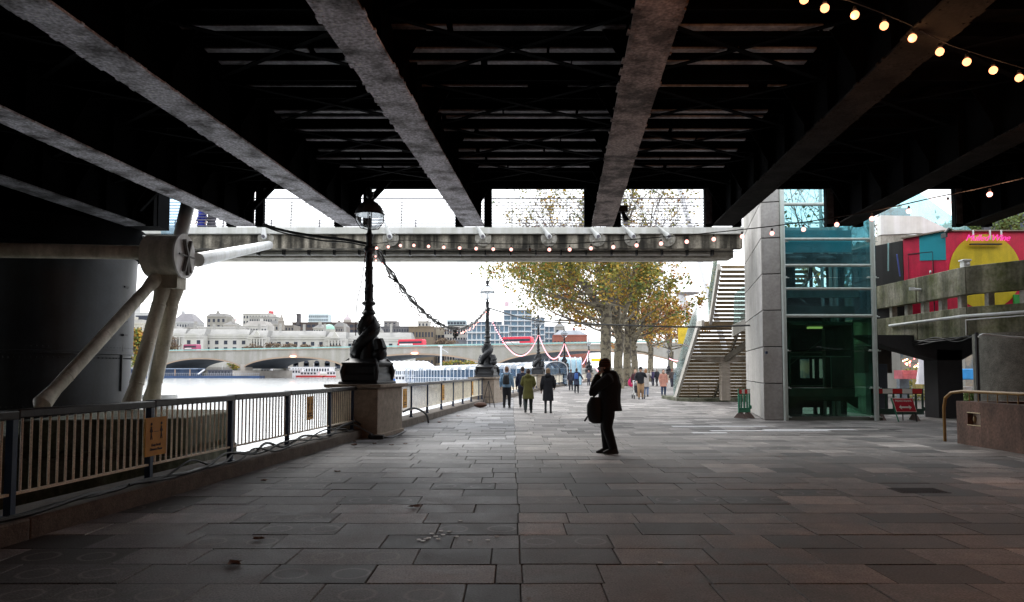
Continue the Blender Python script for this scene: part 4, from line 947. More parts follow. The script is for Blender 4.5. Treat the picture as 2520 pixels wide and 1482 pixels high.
for i in range(48):
    t = 2*math.pi*i/48; z = czk+math.sin(t)*1.28; pts.append((cxk+math.cos(t)*rk, 23.985, min(max(z,kz0+.01),kz1-.02)))
m = MB(); m.prismv(pts, (0,.008,0)); m.build('yellow_circle', M_yel, ks)
m = MB(); g = at(2500,740,23.9); m.box((g.x-.05,23.9,kz0),(g.x+.28,23.97,kz0+.7)); m.build('green_panel', mat('bright_green_paint', (.03,.30,.05), .5), ks)
m = MB(); a = K0.lerp(K1,.12)+nrm*.01; b = K0.lerp(K1,.70)+nrm*.01
m.bar(a+Vector((0,0,zz(621,24.8))), b+Vector((0,0,zz(621,24.5))), .02, .03); m.bar(b+Vector((0,0,zz(621,24.5))), b+Vector((0,0,kz0)), .02, .03); m.bar(a+Vector((0,0,zz(621,24.8))), a+Vector((0,0,kz0)), .01, .01)
dr_ = m.build('door_outline', M_black, ks)
m = MB(); p = b+Vector((0,0,zz(670,24.5)))-u*.08+nrm*.03; m.ball(p,.035,8,5,(1,1,1.8)); m.build('door_handle', M_wp, ks)
m = MB(); m.bar(K0+Vector((0,0,kz1+.02)), K1+Vector((0,0,kz1+.02)), .25, .05); m.bar(K1+Vector((0,0,kz1+.02)), K2+Vector((0,0,kz1+.02)), .2, .04); m.build('roof_edge', mat('rusty_edge', (.22,.17,.13), .8, var=.3), ks)
cN = at(2430,586,23.8); ns = thing('neon_sign', 'pink script sign reading Mulled Wine hung on the yellow mural', 'sign', cN)
M = plane_matrix(cN, (1,.0,0), (0,.0,1))
m = text_mesh('Mulled Wine', .30, M, .012, shear=.45, space=.95, offset=-.001); m.build('lettering', emit('pink_neon_tube', (.75,.03,.30), .45), ns)
m = MB(); 
for dx in (-.45,.12,.5): m.box((cN.x+dx-.02,cN.y+.02,cN.z-.05),(cN.x+dx+.02,cN.y+.06,cN.z+.28))
m.build('bracket', M_wp, ns); m = MB(); m.box((cN.x-.55,cN.y+.01,cN.z-.22),(cN.x+.5,cN.y+.12,cN.z-.18)); m.build('shelf_bar', M_black, ns)
m = MB(); c = at(2327,573,23.7); m.tube([c,c+Vector((.12,-.05,.12))],[.05,.08],8); m.box((c.x+.02,c.y+.02,c.z-.14),(c.x+.08,c.y+.3,c.z+.02)); tag(m.build('spotlight', M_black), 'small black spotlight fixed at the top corner of the kiosk', 'spotlight')
# dark sculptural roofs beyond kiosk
m = MB(); m.prismv([at(2420,566,30),at(2430,525,30),at(2490,512,30),at(2486,566,30)],(0,2,0)); tag(m.build('dark_roof', mat('speckled_grey_cladding', (.09,.09,.1), .8, var=.3, scale=2, fine=.3)), 'speckled grey sloping roof beyond the kiosk', 'roof')
m = MB(); m.prismv([at(2487,566,29.5),at(2487,520,29.5),at(2530,500,29.5),at(2530,566,29.5)],(0,2,0)); tag(m.build('dark_roof', mat('navy_cladding', (.02,.028,.05), .5)), 'navy angular roof at the right edge above the kiosk', 'roof')
m = MB(); R = random.Random(2)
for _ in range(900): leaf_quad(m, at(R.uniform(2360,2425),R.uniform(535,572),30)+Vector((0,R.uniform(0,1.5),0)), .14, R)
for _ in range(500): leaf_quad(m, at(R.uniform(2500,2535),R.uniform(520,575),27)+Vector((0,R.uniform(0,1.5),0)), .14, R)
tag(m.build('roof_planting', LEAFM[3], flat=True), 'green planting showing above the kiosk roof', 'plants', kind='stuff')

# ------------------------------------------------------------------ low wall, handrail
M_lw = mat('brown_board_marked_concrete', (.17,.095,.07), .9, col2=(.075,.045,.035), scale=1.4, fine=.3, streak=.3, bump=.4)
wl = thing('low_wall', 'brown board-marked concrete wall with recessed light at right', 'wall', (9.9,14,0))
zl = .93
m = wall_holes(0, 8.6, -.02, zl, 0, .35, [(.38,.80,.44,.70)])       # local x along the wall from its far end
R4 = Matrix.Translation((9.8,15.75,0)) @ Matrix.Rotation(rad(-90),4,'Z')
q = MB(); q.add([R4 @ v for v in m.v], m.f)
q.v = [Vector((9.8+ (v.x-9.8)*1, v.y, v.z)) for v in q.v]
for v in q.v: v.x = 9.8-(v.x-9.8) if v.x < 9.8 else v.x
q.box((10.15,15.4,-.02),(14.2,15.75,zl)); q.build('wall', M_lw, wl)
m = MB(); m.box((9.92,14.93,.43),(10.1,15.40,.71)); m.build('recess_back', mat('recess_metal', (.30,.22,.16), .5, var=.3, scale=8), wl)
m = MB()
for k in range(1): m.box((9.79,14.94,.695),(9.83,15.38,.71)); m.box((9.79,14.94,.43),(9.83,15.38,.445)); m.ball((9.9,15.3,.56),.05,8,6,(.6,.6,1.5))
m.build('recess_trim', mat('brass_trim', (.45,.36,.22), .4, metal=.3), wl)
hr = thing('handrail', 'ochre tubular handrail looping over the end of the low brown wall', 'handrail', (9.95,15.9,0))
m = MB(); M_och = mat('ochre_paint', (.22,.12,.015), .5, var=.25, scale=5)
m.tube([(9.80,16.2,.0),(9.80,16.2,.75),(9.81,16.15,.98),(9.85,16.0,1.1),(9.95,15.75,1.14),(10.0,15.3,1.14),(10.0,11,1.14),(10.0,7.2,1.14)], .035, 8); m.build('rail', M_och, hr)
y = 15.6
while y > 7.3: m = MB(); m.tube([(10.0,y,zl-.02),(10.0,y,1.14)], .012, 6, False); m.build('baluster', M_och, hr); y -= .30

# ------------------------------------------------------------------ barriers and pedestrian sign
M_grn = mat('green_barrier_plastic', (.02,.20,.11), .5, var=.15, scale=3); M_dgrn = mat('dark_green_barrier_plastic', (.012,.045,.03), .5, var=.2, scale=3)
M_r = mat('red_reflective', (.55,.012,.015), .5, var=.05); M_w2 = mat('white_reflective', (.75,.73,.68), .5, var=.05)
def barrier(loc, W, H, rz, body, label, npan=6):
    r = thing('barrier', label, 'barrier', loc, rz); ORG[r.name] = Vector((0,0,0))
    m = MB(); m.box((-W/2,-.025,H*.82),(W/2,.025,H)); m.box((-W/2,-.025,.18),(W/2,.025,H*.36)); m.box((-W/2,-.025,H*.36),(-W/2+.06,.025,H*.82)); m.box((W/2-.06,-.025,H*.36),(W/2,.025,H*.82))
    for i in range(1, npan): x = -W/2+W*i/npan; m.box((x-.03,-.02,H*.36),(x+.03,.02,H*.82))
    m.box((W/2,-.03,.3),(W/2+.05,.03,.42)); m.build('panel', body, r, bevel=.01)
    n = 5 if W > .8 else 4; ws = W*.94/n
    for i in range(n):
        m = MB(); x = -W*.47+i*ws; m.box((x,-.031,H*.84),(x+ws,-.026,H*.985)); m.build('stripe', M_r if i % 2 == 0 else M_w2, r)
    for x in (-W*.32,W*.32):
        m = MB(); m.prismv([(x-.05,-.28,0),(x-.05,.28,0),(x-.05,.12,.14),(x-.05,.03,.2),(x-.05,-.03,.2),(x-.05,-.12,.14)],(.10,0,0)); m.build('foot', mat('brown_rubber_foot', (.09,.06,.05), .8), r)
g = gd(1832,1029); barrier(g, .52, .98, rad(25), M_grn, 'small bright green plastic barrier with red and white stripes, against the concrete fin', 4)
g = gd(2228,1036); barrier(g+Vector((-.05,.35,0)), 1.65, 1.02, rad(-3), M_dgrn, 'wide dark green plastic barrier with red and white top, right of the lift', 7)
g = gd(2232,1037); sg = thing('pedestrian_sign', 'red sign with a double arrow reading PEDESTRIANS, leaning on its frame before the wide barrier', 'sign', g)
c = at(2225,997,g.y-.12); rt = Vector((1,0,-.0)); up = Vector((-.22,.18,1)).normalized()
rt = Vector((1,.0,.02)); M = plane_matrix(c, rt, (up-rt*up.dot(rt)*0))
def shear_pt(x, y, d=0): return c+Vector((1,0,.0))*x+Vector((-.22,.15,1))*y+Vector((0,-1,.1))*d
def sheet(x0,x1,y0,y1,d,t=.006): 
    m = MB(); m.prismv([shear_pt(x0,y0,d),shear_pt(x1,y0,d),shear_pt(x1,y1,d),shear_pt(x0,y1,d)], Vector((0,-t,0))); return m
sheet(-.32,.32,-.215,.215,.0,.02).build('board', M_w2, sg); sheet(-.305,.305,-.20,.20,.021).build('red_face', mat('red_sign_face', (.48,.008,.03), .5, var=.05), sg)
tm = text_mesh('PEDESTRIANS', .085, Matrix.Identity(4), .002, space=1.0, offset=.001); tm.v = [shear_pt(v.x, v.y+.125, .029+v.z) for v in tm.v]; tm.build('lettering', M_w2, sg)
m = MB(); ar = [(-.2,-.07),(-.12,.0),(-.12,-.045),(.12,-.045),(.12,0),(.2,-.07),(.12,-.14),(.12,-.095),(-.12,-.095),(-.12,-.14)]
m.prismv([shear_pt(x,y,.028) for x,y in ar], (0,-.004,0)); m.build('arrow', M_w2, sg)
m = MB(); m.bar(shear_pt(-.34,.22,.0), shear_pt(-.34,-.52,.0)+Vector((0,0,.0)), .035, .035); m.build('leg', M_grn, sg)
m = MB(); m.bar(shear_pt(.34,.22,-.02), Vector((c.x+.36,c.y-.05,.0)), .035, .03); m.build('leg', M_black, sg)
m = MB(); m.bar(shear_pt(0,.1,-.05), Vector((c.x+.2,c.y+.45,.0)), .03, .03); m.build('prop', M_black, sg)
# cabinet and things seen under the terrace
m = MB(); c = gd(2195,1020); m.box((c.x-.35,c.y+.6,0),(c.x+.2,c.y+1.2,zz(896,c.y+.6))); tag(m.build('equipment_cabinet', mat('slate_blue_cabinet', (.035,.04,.055), .6), bevel=.02), 'tall slate-blue cabinet behind the wide barrier', 'cabinet')
m = MB(); a = at(2168,958,27); m.box((a.x-.6,27,1.5),(a.x+.45,28,2.55)); tag(m.build('timber_box', mat('dark_timber', (.06,.045,.035), .9, var=.3), bevel=.02), 'dark timber box above the slate-blue cabinet, under the terrace', 'box')
pw = at(2283,968,34); r = thing('closed_parasol', 'closed white parasol standing beyond the terrace columns', 'parasol', (pw.x,34,0))
m = MB(); m.tube([(pw.x,34,0),(pw.x,34,2.9)], .03, 8); m.build('pole', M_wp, r)
m = MB(); m.loft([(pw.x,34,.95,.50,.35),(pw.x,34,1.2,.46,.34),(pw.x,34,2.2,.34,.25),(pw.x,34,2.85,.12,.1)], 18)
for i, v in enumerate(m.v): v.x += .05*math.sin(i*2.2)
m.build('canopy', mat('white_canvas', (.7,.68,.72), .8, var=.08), r)
m = MB(); c = at(2250,922,36); m.box((c.x-.6,36,c.z-.22),(c.x+.4,36.8,c.z+.22)); m.box((c.x-.55,35.99,c.z+.0),(c.x+.2,36.0,c.z+.08)); tag(m.build('market_stall', mat('dusky_pink_paint', (.38,.09,.11), .6, var=.3, scale=2), bevel=.05), 'dusky pink market stall hatch beyond the barrier', 'stall')
m = MB(); c = at(2392,920,36); m.box((c.x-.8,36,c.z-.3),(c.x+.7,36.8,c.z+.25)); tag(m.build('market_stall', mat('bright_blue_paint', (.02,.25,.6), .5, var=.2, scale=2), bevel=.05), 'bright blue stall seen between the two terrace columns', 'stall')
R = random.Random(21)
for i, (px, py_, w_, h_, cl, lab) in enumerate(((2226,950,.5,1.5,(.12,.14,.16),'grey planter screen beyond the barrier, left of the closed parasol'),(2262,946,.35,1.1,(.4,.32,.1),'mustard menu board beyond the barrier'),(2305,925,.5,2.2,(.16,.24,.17),'tall pale green glazed screen just left of the dark column'),(2385,985,.3,1.3,(.45,.4,.38),'pale narrow stand seen between the terrace columns'))):
    c = at(px,py_,37); m = MB(); m.box((c.x-w_/2,37,max(0,c.z-h_/2)),(c.x+w_/2,37.3,c.z+h_/2)); m.box((c.x-w_/2-.03,36.97,c.z+h_/2),(c.x+w_/2+.03,37.33,c.z+h_/2+.05)); tag(m.build(('planter_screen','menu_board','glazed_screen','display_stand')[i], mat('market_tone_%d' % i, cl, .5, var=.3, scale=3)), lab, ('screen','board','screen','stand')[i])
for i, (x0,x1,y0,y1,Y,lab) in enumerate(((2298,2316,985,1030,29,'green shrub at the foot of the dark terrace column'),(2225,2315,905,985,38,'grey-green shrubs beyond the wide barrier'),(2372,2412,965,1000,33,'green shrub seen between the two terrace columns'))):
    m = MB()
    for _ in range(700): leaf_quad(m, at(R.uniform(x0,x1),R.uniform(y0,y1),Y+R.uniform(0,.8)), .13, R)
    tag(m.build('shrub', LEAFM[(3,0,3)[i]], flat=True), lab, 'shrub')
ft = thing('festoon_lights', 'cluster of warm market fairy lights hanging beyond the barrier', 'string lights', at(2260,892,35))
m = MB(); m.tube(sag(at(2215,884,35), at(2310,884,35), .2), .012, 5); m.build('wire', M_cable, ft)
bm_ = emit('amber_fairy_bulb', (1,.55,.22), 6); bm2 = emit('red_fairy_bulb', (1,.12,.12), 3)
for k in range(34):
    p = at(R.uniform(2222,2305), R.uniform(882,906), 35+R.uniform(-.6,.6)); m = MB(); m.ball(p,.04,6,4); m.build('bulb', bm_ if R.random() < .75 else bm2, ft)
# ------------------------------------------------------------------ road bridge across the river
EYH = 9.0
def WBp(px):   # level bridge seen obliquely
    a = Vector((-148,315)); b = Vector((10.5,235)); k = (px-PX)/F
    t = (k*a.y-a.x)/((b.x-a.x)-k*(b.y-a.y)); return a+(b-a)*t
wbr = thing('road_bridge', 'long pale concrete road bridge with shallow arches over the river', 'bridge', (*WBp(900),-1.5))
TZ = 10.6; dv = (WBp(1300)-WBp(500)).normalized(); nv = Vector((-dv.y,dv.x)); nv = nv if nv.y > 0 else -nv
arches = [(398,594,2.4,6.5),(602,848,2.6,6.7),(858,1192,2.9,7.3),(1222,1668,3.1,7.9)]
M_wb = mat('portland_stone', (.30,.285,.26), .85, var=.1, scale=.12, fine=.06, streak=.15)
M_arch = mat('arch_edge_stone', (.30,.22,.16), .85, var=.12, scale=.2)
def bz(px):
    p = WBp(px)
    for a, b, zs, zc_ in arches:
        if a <= px <= b:
            pa, pb = WBp(a), WBp(b); t = (p-pa).length/(pb-pa).length; return zs+(zc_-zs)*math.sqrt(max(0,1-(2*t-1)**2))**1.25
    return 1.0
edges = [300,398]+sorted({e for a in arches for e in a[:2]})+[1900]
S = sorted(set([300]+[a+(b-a)*(.5-.5*math.cos(math.pi*i/28)) for a,b,_,_ in arches for i in range(29)]+[1900]))
def side(off, zt0, m, zb_=None):
    for s0, s1 in zip(S, S[1:]):
        m.cur = 0
        mid = (s0+s1)/2; inside = any(a < mid < b for a,b,_,_ in arches)
        z0 = bz(s0) if inside else -2; z1 = bz(s1) if inside else -2
        p = WBp(s0); q = WBp(s1); n3 = Vector((nv.x,nv.y,0))
        P = [Vector((p.x,p.y,z0)),Vector((q.x,q.y,z1)),Vector((q.x,q.y,zt0)),Vector((p.x,p.y,zt0))]
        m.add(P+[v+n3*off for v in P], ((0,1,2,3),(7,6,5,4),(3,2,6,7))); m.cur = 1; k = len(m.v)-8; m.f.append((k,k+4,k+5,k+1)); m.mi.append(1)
m = MB(); side(24, TZ-.7, m); m.build('deck_and_arches', [M_wb, mat('shaded_grimy_arch_soffit', (.05,.06,.075), .9, var=.2, scale=.1)], wbr)  # arch undersides coloured darker: shade as well as grime put into the colour
for a, b, _, _ in arches:
    m = MB()
    ss = [s for s in S if a <= s <= b]
    for s0, s1 in zip(ss, ss[1:]):
        p = WBp(s0); q = WBp(s1); k = Vector((nv.x,nv.y,0))*-.25
        m.add([Vector((p.x,p.y,bz(s0)-.02))+k,Vector((q.x,q.y,bz(s1)-.02))+k,Vector((q.x,q.y,bz(s1)+.5))+k,Vector((p.x,p.y,bz(s0)+.5))+k,
               Vector((p.x,p.y,bz(s0)-.02)),Vector((q.x,q.y,bz(s1)-.02)),Vector((q.x,q.y,bz(s1)+.5)),Vector((p.x,p.y,bz(s0)+.5))],((0,1,2,3),(0,4,5,1),(3,2,6,7)))
    m.build('arch_edge', M_arch, wbr)
m = MB(); p = WBp(300); q = WBp(1900); n3 = Vector((nv.x,nv.y,0))
m.bar(Vector((p.x,p.y,TZ-.55))-n3*.3, Vector((q.x,q.y,TZ-.55))-n3*.3, .5, .25); m.build('cornice', M_arch, wbr)
m = MB(); m.bar(Vector((p.x,p.y,TZ-.05)), Vector((q.x,q.y,TZ-.05)), .12, .5); m.build('parapet_railing', mat('pale_turquoise_rail', (.25,.42,.40), .6, var=.15, scale=.3, fine=.2), wbr)
for px in (598,853,1207):
    c = WBp(px); m = MB(); D3 = Vector((dv.x,dv.y,0)); N3 = n3; C3 = Vector((c.x,c.y,0)); w_ = 3.4 if px < 1000 else 3.2
    pts = [C3-D3*w_-N3*1, C3-D3*w_*.75-N3*3, C3-N3*4.4, C3+D3*w_*.75-N3*3, C3+D3*w_-N3*1, C3+D3*w_+N3*25, C3-D3*w_+N3*25]
    m.prism([(p.x,p.y) for p in pts], -3, 1.6); top = [C3-D3*w_*.4, C3-N3*1.2, C3+D3*w_*.4, C3+D3*w_*.4+N3*4, C3-D3*w_*.4+N3*4]
    m.prism([(p.x,p.y) for p in top], 1.6, 4.2); m.build('pier', mat('pier_stone', (.33,.30,.27), .85, var=.2, scale=.3), wbr)
for px in (723,1021):
    c = WBp(px); m = MB(); m.ball((c.x,c.y-.8,bz(px)+.5), .55, 8, 6, (2.5,1,.8)); m.build('navigation_light', emit('orange_navigation_light', (1,.32,.2), 2.5), wbr)
# ------------------------------------------------------------------ far bank
m = MB(); m.prism([(-1500,290),(-350,325),(-120,352),(-20,400),(150,470),(900,640),(900,1500),(-1500,1500)], -3, 2.5)
o = m.build('far_bank', mat('embankment_stone', (.25,.24,.22), .9, var=.2, scale=.2), origin=(0,300,2.5), flat=True); tag(o, kind='structure')
m = MB(); m.bar((-1500,289.6,2.6),(-350,324.6,2.6),.5,1.2); m.bar((-350,324.6,2.6),(-120,351.6,2.6),.5,1.2); m.bar((-120,351.6,2.6),(-20,399.6,2.6),.5,1.2); m.bar((-20,399.6,2.6),(150,469.6,2.6),.5,1.2)
tag(m.build('embankment_wall', mat('embankment_wall_stone', (.30,.29,.27), .9)), 'low embankment wall on the far bank of the river', 'wall')
M_win = mat('dark_window_glass', (.035,.04,.055), .6, var=.3, scale=.5, spec=.2)
WINM = {}
def winmesh(w_, h, arch=False):
    k = (round(w_,1), round(h,1), arch)
    if k not in WINM:
        m = MB(); m.box((-w_/2,-.12,-h/2),(w_/2,.02,h/2)); o = m.build('window', M_win, origin=(0,0,0), flat=True)
        WINM[k] = o.data; bpy.data.objects.remove(o)
    return WINM[k]
def building(x0, x1, yt, Y, label, col, rows=3, cols=8, depth=14, roof=None, roofh=0, name='building', yb=None, wf=(.45,.5), rcol=(.2,.2,.2), streak=.1, win=None, cap=96, extra=None):
    col = tuple(c*BS for c in col); X0, X1 = xx(x0,Y), xx(x1,Y); z1 = zz(yt,Y); zb_ = 2.0 if yb is None else zz(yb,Y)
    r = thing(name, label, 'building', ((X0+X1)/2,Y,zb_)); cw = mat('wall_'+'_'.join('%02d' % int(c*100) for c in col), col, .85, var=.08, scale=.1, fine=.05, streak=streak)
    m = MB(); m.box((X0,Y,zb_),(X1,Y+depth,z1)); m.box((X0-.3,Y-.4,z1-.7),(X1+.3,Y,z1)); m.build('wall', cw, r)
    if roof:
        m = MB(); rm = mat('roof_'+'_'.join('%02d' % int(c*100) for c in rcol), rcol, .8, var=.15, scale=.2)
        e = roofh*.8 if roof == 'mansard' else roofh*1.4
        m.add([(X0,Y-.1,z1),(X1,Y-.1,z1),(X1,Y+depth,z1),(X0,Y+depth,z1),(X0+e,Y+e,z1+roofh),(X1-e,Y+e,z1+roofh),(X1-e,Y+depth-min(e,depth*.45),z1+roofh),(X0+e,Y+depth-min(e,depth*.45),z1+roofh)],((0,3,2,1),(4,5,6,7),(0,1,5,4),(1,2,6,5),(2,3,7,6),(3,0,4,7)))
        m.build('roof', rm, r)
        R = random.Random(int(x0)); n = max(1,int((X1-X0)/14))
        for i in range(n):
            m = MB(); cx = X0+(i+.5+R.uniform(-.2,.2))*(X1-X0)/n; m.box((cx-.8,Y+e+.5,z1),(cx+.8,Y+e+2,z1+roofh+1.6)); m.build('chimney', cw, r)
    if rows*cols > cap: cols = cap//rows
    W = X1-X0; H = z1-.9-zb_
    me = winmesh(W/cols*wf[0], H/rows*wf[1])
    for i in range(rows):
        for j in range(cols):
            o = bpy.data.objects.new('window', me); C.objects.link(o); o.parent = r
            o.location = (X0+(j+.5)*W/cols-(X0+X1)/2, 0, (i+.5)*H/rows)
    return r
BS = .74
# back rows first
building(596,662,771,470,'stepped white block with a rooftop storey, behind the palace under the red crane',(.60,.58,.55),3,9,roof=None,yb=812)
building(612,680,779,460,'grey-white upper storeys below the red crane, just above the palace roof',(.45,.44,.42),2,12,yb=812)
building(507,554,778,470,'grey rooftop block left of the thin pale crane',(.38,.36,.33),2,4,yb=812,roof='mansard',roofh=2,rcol=(.2,.19,.18))
building(420,478,792,440,'white building with tall grey mansard roof and chimneys, right of the pylon legs',(.55,.55,.56),2,9,yb=820,roof='mansard',roofh=5.5,rcol=(.22,.21,.22))
building(300,316,742,480,'thin pale tower block at the far left beside the cylinder pier',(.6,.6,.62),6,3,yb=800)
building(328,372,769,450,'white block with a broad blue glass front between the pier and pylon legs',(.72,.72,.74),1,1,yb=800,wf=(.85,.7))
building(300,350,795,430,'cream classical building behind the autumn tree at far left',(.58,.55,.48),4,6,roof='mansard',roofh=2.2,rcol=(.25,.24,.22))
building(718,882,793,520,'long dark brown and blue-glass block behind the green dome',(.13,.10,.09),2,14,yb=822,wf=(.8,.55))
building(728,736,772,519,'slim dark chimney stack on the long brown block',(.12,.11,.12),1,1,yb=800,depth=4,name='chimney_stack',wf=(.2,.2))
building(757,806,773,640,'pale blue glass office tower top right of the church spire',(.62,.72,.78),3,10,yb=800,wf=(.5,.6))
# the riverside palace, built as one thing with wings
def palace():
    r = thing('palace', 'long white classical riverside palace with colonnades and grey roofs', 'building', (xx(650,392),392,2))
    wm = mat('white_portland_stone', (.46,.45,.43), .85, var=.06, scale=.08, fine=.04, streak=.1); rm = mat('grey_slate_roof', (.24,.235,.225), .8, var=.15, scale=.2)
    secs = [(404,452,395,2),(452,500,390,0),(500,610,396,0),(610,655,391,0),(655,800,398,0),(800,850,393,0),(850,1012,400,0)]
    tot = []
    for i, (a, b, Y, _) in enumerate(secs):
        X0, X1 = xx(a,Y), xx(b,Y); z1 = zz(825+ (a-404)*.022, Y); m = MB(); m.box((X0,Y,2),(X1,Y+18,z1)); m.box((X0-.3,Y-.6,z1-1.1),(X1+.3,Y,z1-.5)); m.box((X0,Y-.3,z1),(X1,Y+.3,z1+1.1)); m.build('wall', wm, r)
        m = MB(); e = 4; m.add([(X0,Y+.5,z1),(X1,Y+.5,z1),(X1,Y+18,z1),(X0,Y+18,z1),(X0+1,Y+6,z1+4),(X1-1,Y+6,z1+4),(X1-1,Y+14,z1+4),(X0+1,Y+14,z1+4)],((0,3,2,1),(4,5,6,7),(0,1,5,4),(1,2,6,5),(2,3,7,6),(3,0,4,7))); m.build('roof', rm, r)
        tot.append((X0,X1,Y,z1))
    me1 = winmesh(1.9,2.1); me2 = winmesh(2.0,3.9); nw = 0
    for k, (X0,X1,Y,z1) in enumerate(tot):
        if k in (3,5,0): continue
        n = int((X1-X0)/4.4)
        for j in range(n):
            for me, dz in ((me1,z1-3.6),(me2,z1-8.2)):
                if nw >= 98: continue
                o = bpy.data.objects.new('window', me); C.objects.link(o); o.parent = r; o.location = (X0+(j+.5)*(X1-X0)/n-r.location.x, Y-392, dz-2); nw += 1
    for k in (0,3,5):
        X0,X1,Y,z1 = tot[k]; m = MB(); n = 4
        for j in range(n):
            a = X0+(X1-X0)*(.2+.6*j/n); m.box((a+.5,Y-.1,z1-10.5),(a+(X1-X0)*.6/n-.5,Y-.05,z1-2.6))
        m.build('portico_opening', M_win, r)
        for j in range(n+1):
            a = X0+(X1-X0)*(.2+.6*j/n); m = MB(); m.tube([(a,Y-.6,z1-11),(a,Y-.6,z1-1.2)], .45, 8); m.build('column', wm, r)
        if k: m = MB(); m.prismv([(X0+3,Y-1.2,z1),(X1-3,Y-1.2,z1),((X0+X1)/2,Y-1.2,z1+3.6)],(0,2,0)); m.build('pediment', wm, r)
    Y = 410; c = (xx(805,Y),Y+4,zz(812,Y)); m = MB(); m.lathe([(3.4,-3),(3.4,.5)], c, 20); m.box((c[0]-7,Y,c[2]-9),(c[0]+7,Y+8,c[2]-2)); m.build('dome_drum', wm, r)
    m = MB(); m.lathe([(3.2,.5),(3.1,1.5),(2.5,2.5),(1.5,3.2),(.2,3.5)], c, 20); m.build('dome', mat('verdigris_copper', (.30,.52,.42), .6, var=.08), r)
palace()
# white terraces and roofs just above the palace
building(485,600,804,420,'jumble of white attic storeys above the left wing of the palace',(.62,.6,.58),1,14,yb=826)
building(600,655,800,425,'white attic with pediment above the middle of the palace',(.64,.62,.6),1,8,yb=826,roof='mansard',roofh=2.5,rcol=(.3,.28,.26))
for i, (a, b, yt, Y, n, col, rt) in enumerate(((404,440,811,424,4,(.5,.48,.46),'hip'),(455,484,806,432,4,(.42,.4,.38),'mansard'),(548,575,799,440,4,(.5,.47,.44),'hip'),(660,684,797,445,3,(.46,.44,.42),'mansard'),(700,722,800,450,3,(.3,.27,.25),None),(770,796,806,428,4,(.5,.48,.45),'hip'),(820,848,803,440,5,(.33,.3,.29),'mansard'),(880,934,812,440,8,(.5,.48,.46),'mansard'),(336,404,805,440,8,(.5,.47,.42),'mansard'))):
    building(a, b, yt, Y, ('small hipped attic block just right of the pylon legs','small mansard block left of the stepped attic storeys','hipped rooftop block below the grey rooftop block','mansard block just left of the church steeple','dark flat block between the steeple and the slim chimney','hipped attic block directly left of the green dome','brown-grey mansard block right of the green dome','pale mansard terrace behind the near lamp column','cream mansard terrace behind the pylon legs')[i], col, 2, n, roof=rt, roofh=2.2, rcol=(.17,.165,.16), yb=830)
R = random.Random(6); pal = [o for o in C.objects if o.name.startswith('palace')][0]
for i in range(11):
    x = xx(415+i*54+R.uniform(-6,6), 402); m = MB(); z = zz(821,402); m.box((x-.6,406,z),(x+.6,407.2,z+R.uniform(5,6.2))); m.build('chimney', mat('grey_chimney_stone', (.3,.29,.27)), pal)
def steeple(px, ytip, ybase, Y, w_, label, dome=False):
    x = xx(px,Y); z0 = zz(ybase,Y); z1 = zz(ytip,Y); H = z1-z0; r = thing('church_steeple' if not dome else 'cathedral_dome', label, 'steeple' if not dome else 'dome', (x,Y,z0)); sm = mat('grey_church_stone', (.30,.27,.24), .9)
    m = MB()
    if dome: m.lathe([(w_,0),(w_,H*.18)], (x,Y,z0), 16)
    else: m.lathe([(w_,0),(w_,H*.5),(w_*1.1,H*.52),(w_*.7,H*.55),(w_*.7,H*.68)], (x,Y,z0), sq=True)
    m.build('tower', sm, r); m = MB()
    if dome: m.lathe([(w_,H*.18),(w_*.95,H*.28),(w_*.6,H*.42),(w_*.2,H*.48),(w_*.2,H*.6),(w_*.05,H*.7),(.05,H)], (x,Y,z0), 16)
    else: m.lathe([(w_*.65,H*.68),(w_*.3,H*.85),(.05,H)], (x,Y,z0), 8)
    m.build('spire' if not dome else 'cupola', sm if not dome else mat('lead_dome', (.42,.36,.38), .7), r)
steeple(691.5,770,812,430,1.5,'narrow grey church steeple above the palace roof')
steeple(854,762,794,900,5,'faint distant cathedral dome left of the near lamp column',True)
def crane(px, yb, ytop, Y, jib, label, col):
    x = xx(px,Y); r = thing('tower_crane', label, 'crane', (x,Y,zz(yb,Y))); cm = mat('crane_'+str(int(col[0]*100)), col, .6)
    m = MB(); 
    for dx in (-.5,.5):
        for dy in (-.5,.5): m.tube([(x+dx,Y+dy,zz(yb,Y)),(x+dx,Y+dy,zz(ytop,Y))], .12, 4)
    z = zz(yb,Y)
    while z < zz(ytop,Y)-1.2: m.tube([(x-.5,Y-.5,z),(x+.5,Y-.5,z+1.2)],.08,4); z += 1.2
    m.build('mast', cm, r)
    for (ax, ay) in jib:
        m = MB(); a = Vector((x,Y,zz(ytop,Y)-1)); b = at(ax,ay,Y); m.tube([a,b],.14,4); m.tube([a+Vector((0,0,1.4)),b],.1,4)
        for t in range(1,14): m.tube([a.lerp(b,t/14), (a+Vector((0,0,1.4))).lerp(b,(t+.5)/14)], .06, 4)
        m.build('jib', cm, r)
    if jib: m = MB(); m.box((x-1.6,Y-1,zz(ytop,Y)-3),(x+1.8,Y+1,zz(ytop,Y)+.6)); m.build('cab', cm, r)
crane(665,792,768,520,[(621,738),(668,745)],'red tower crane with a raised jib above the palace',(.5,.08,.09))
crane(580,792,740,560,[],'thin pale tower crane mast left of the red crane',(.5,.38,.42))
crane(1247,790,745,560,[(1251,700)],'faint pink crane rising behind the balconied tower, right of the second lamp',(.55,.4,.45))
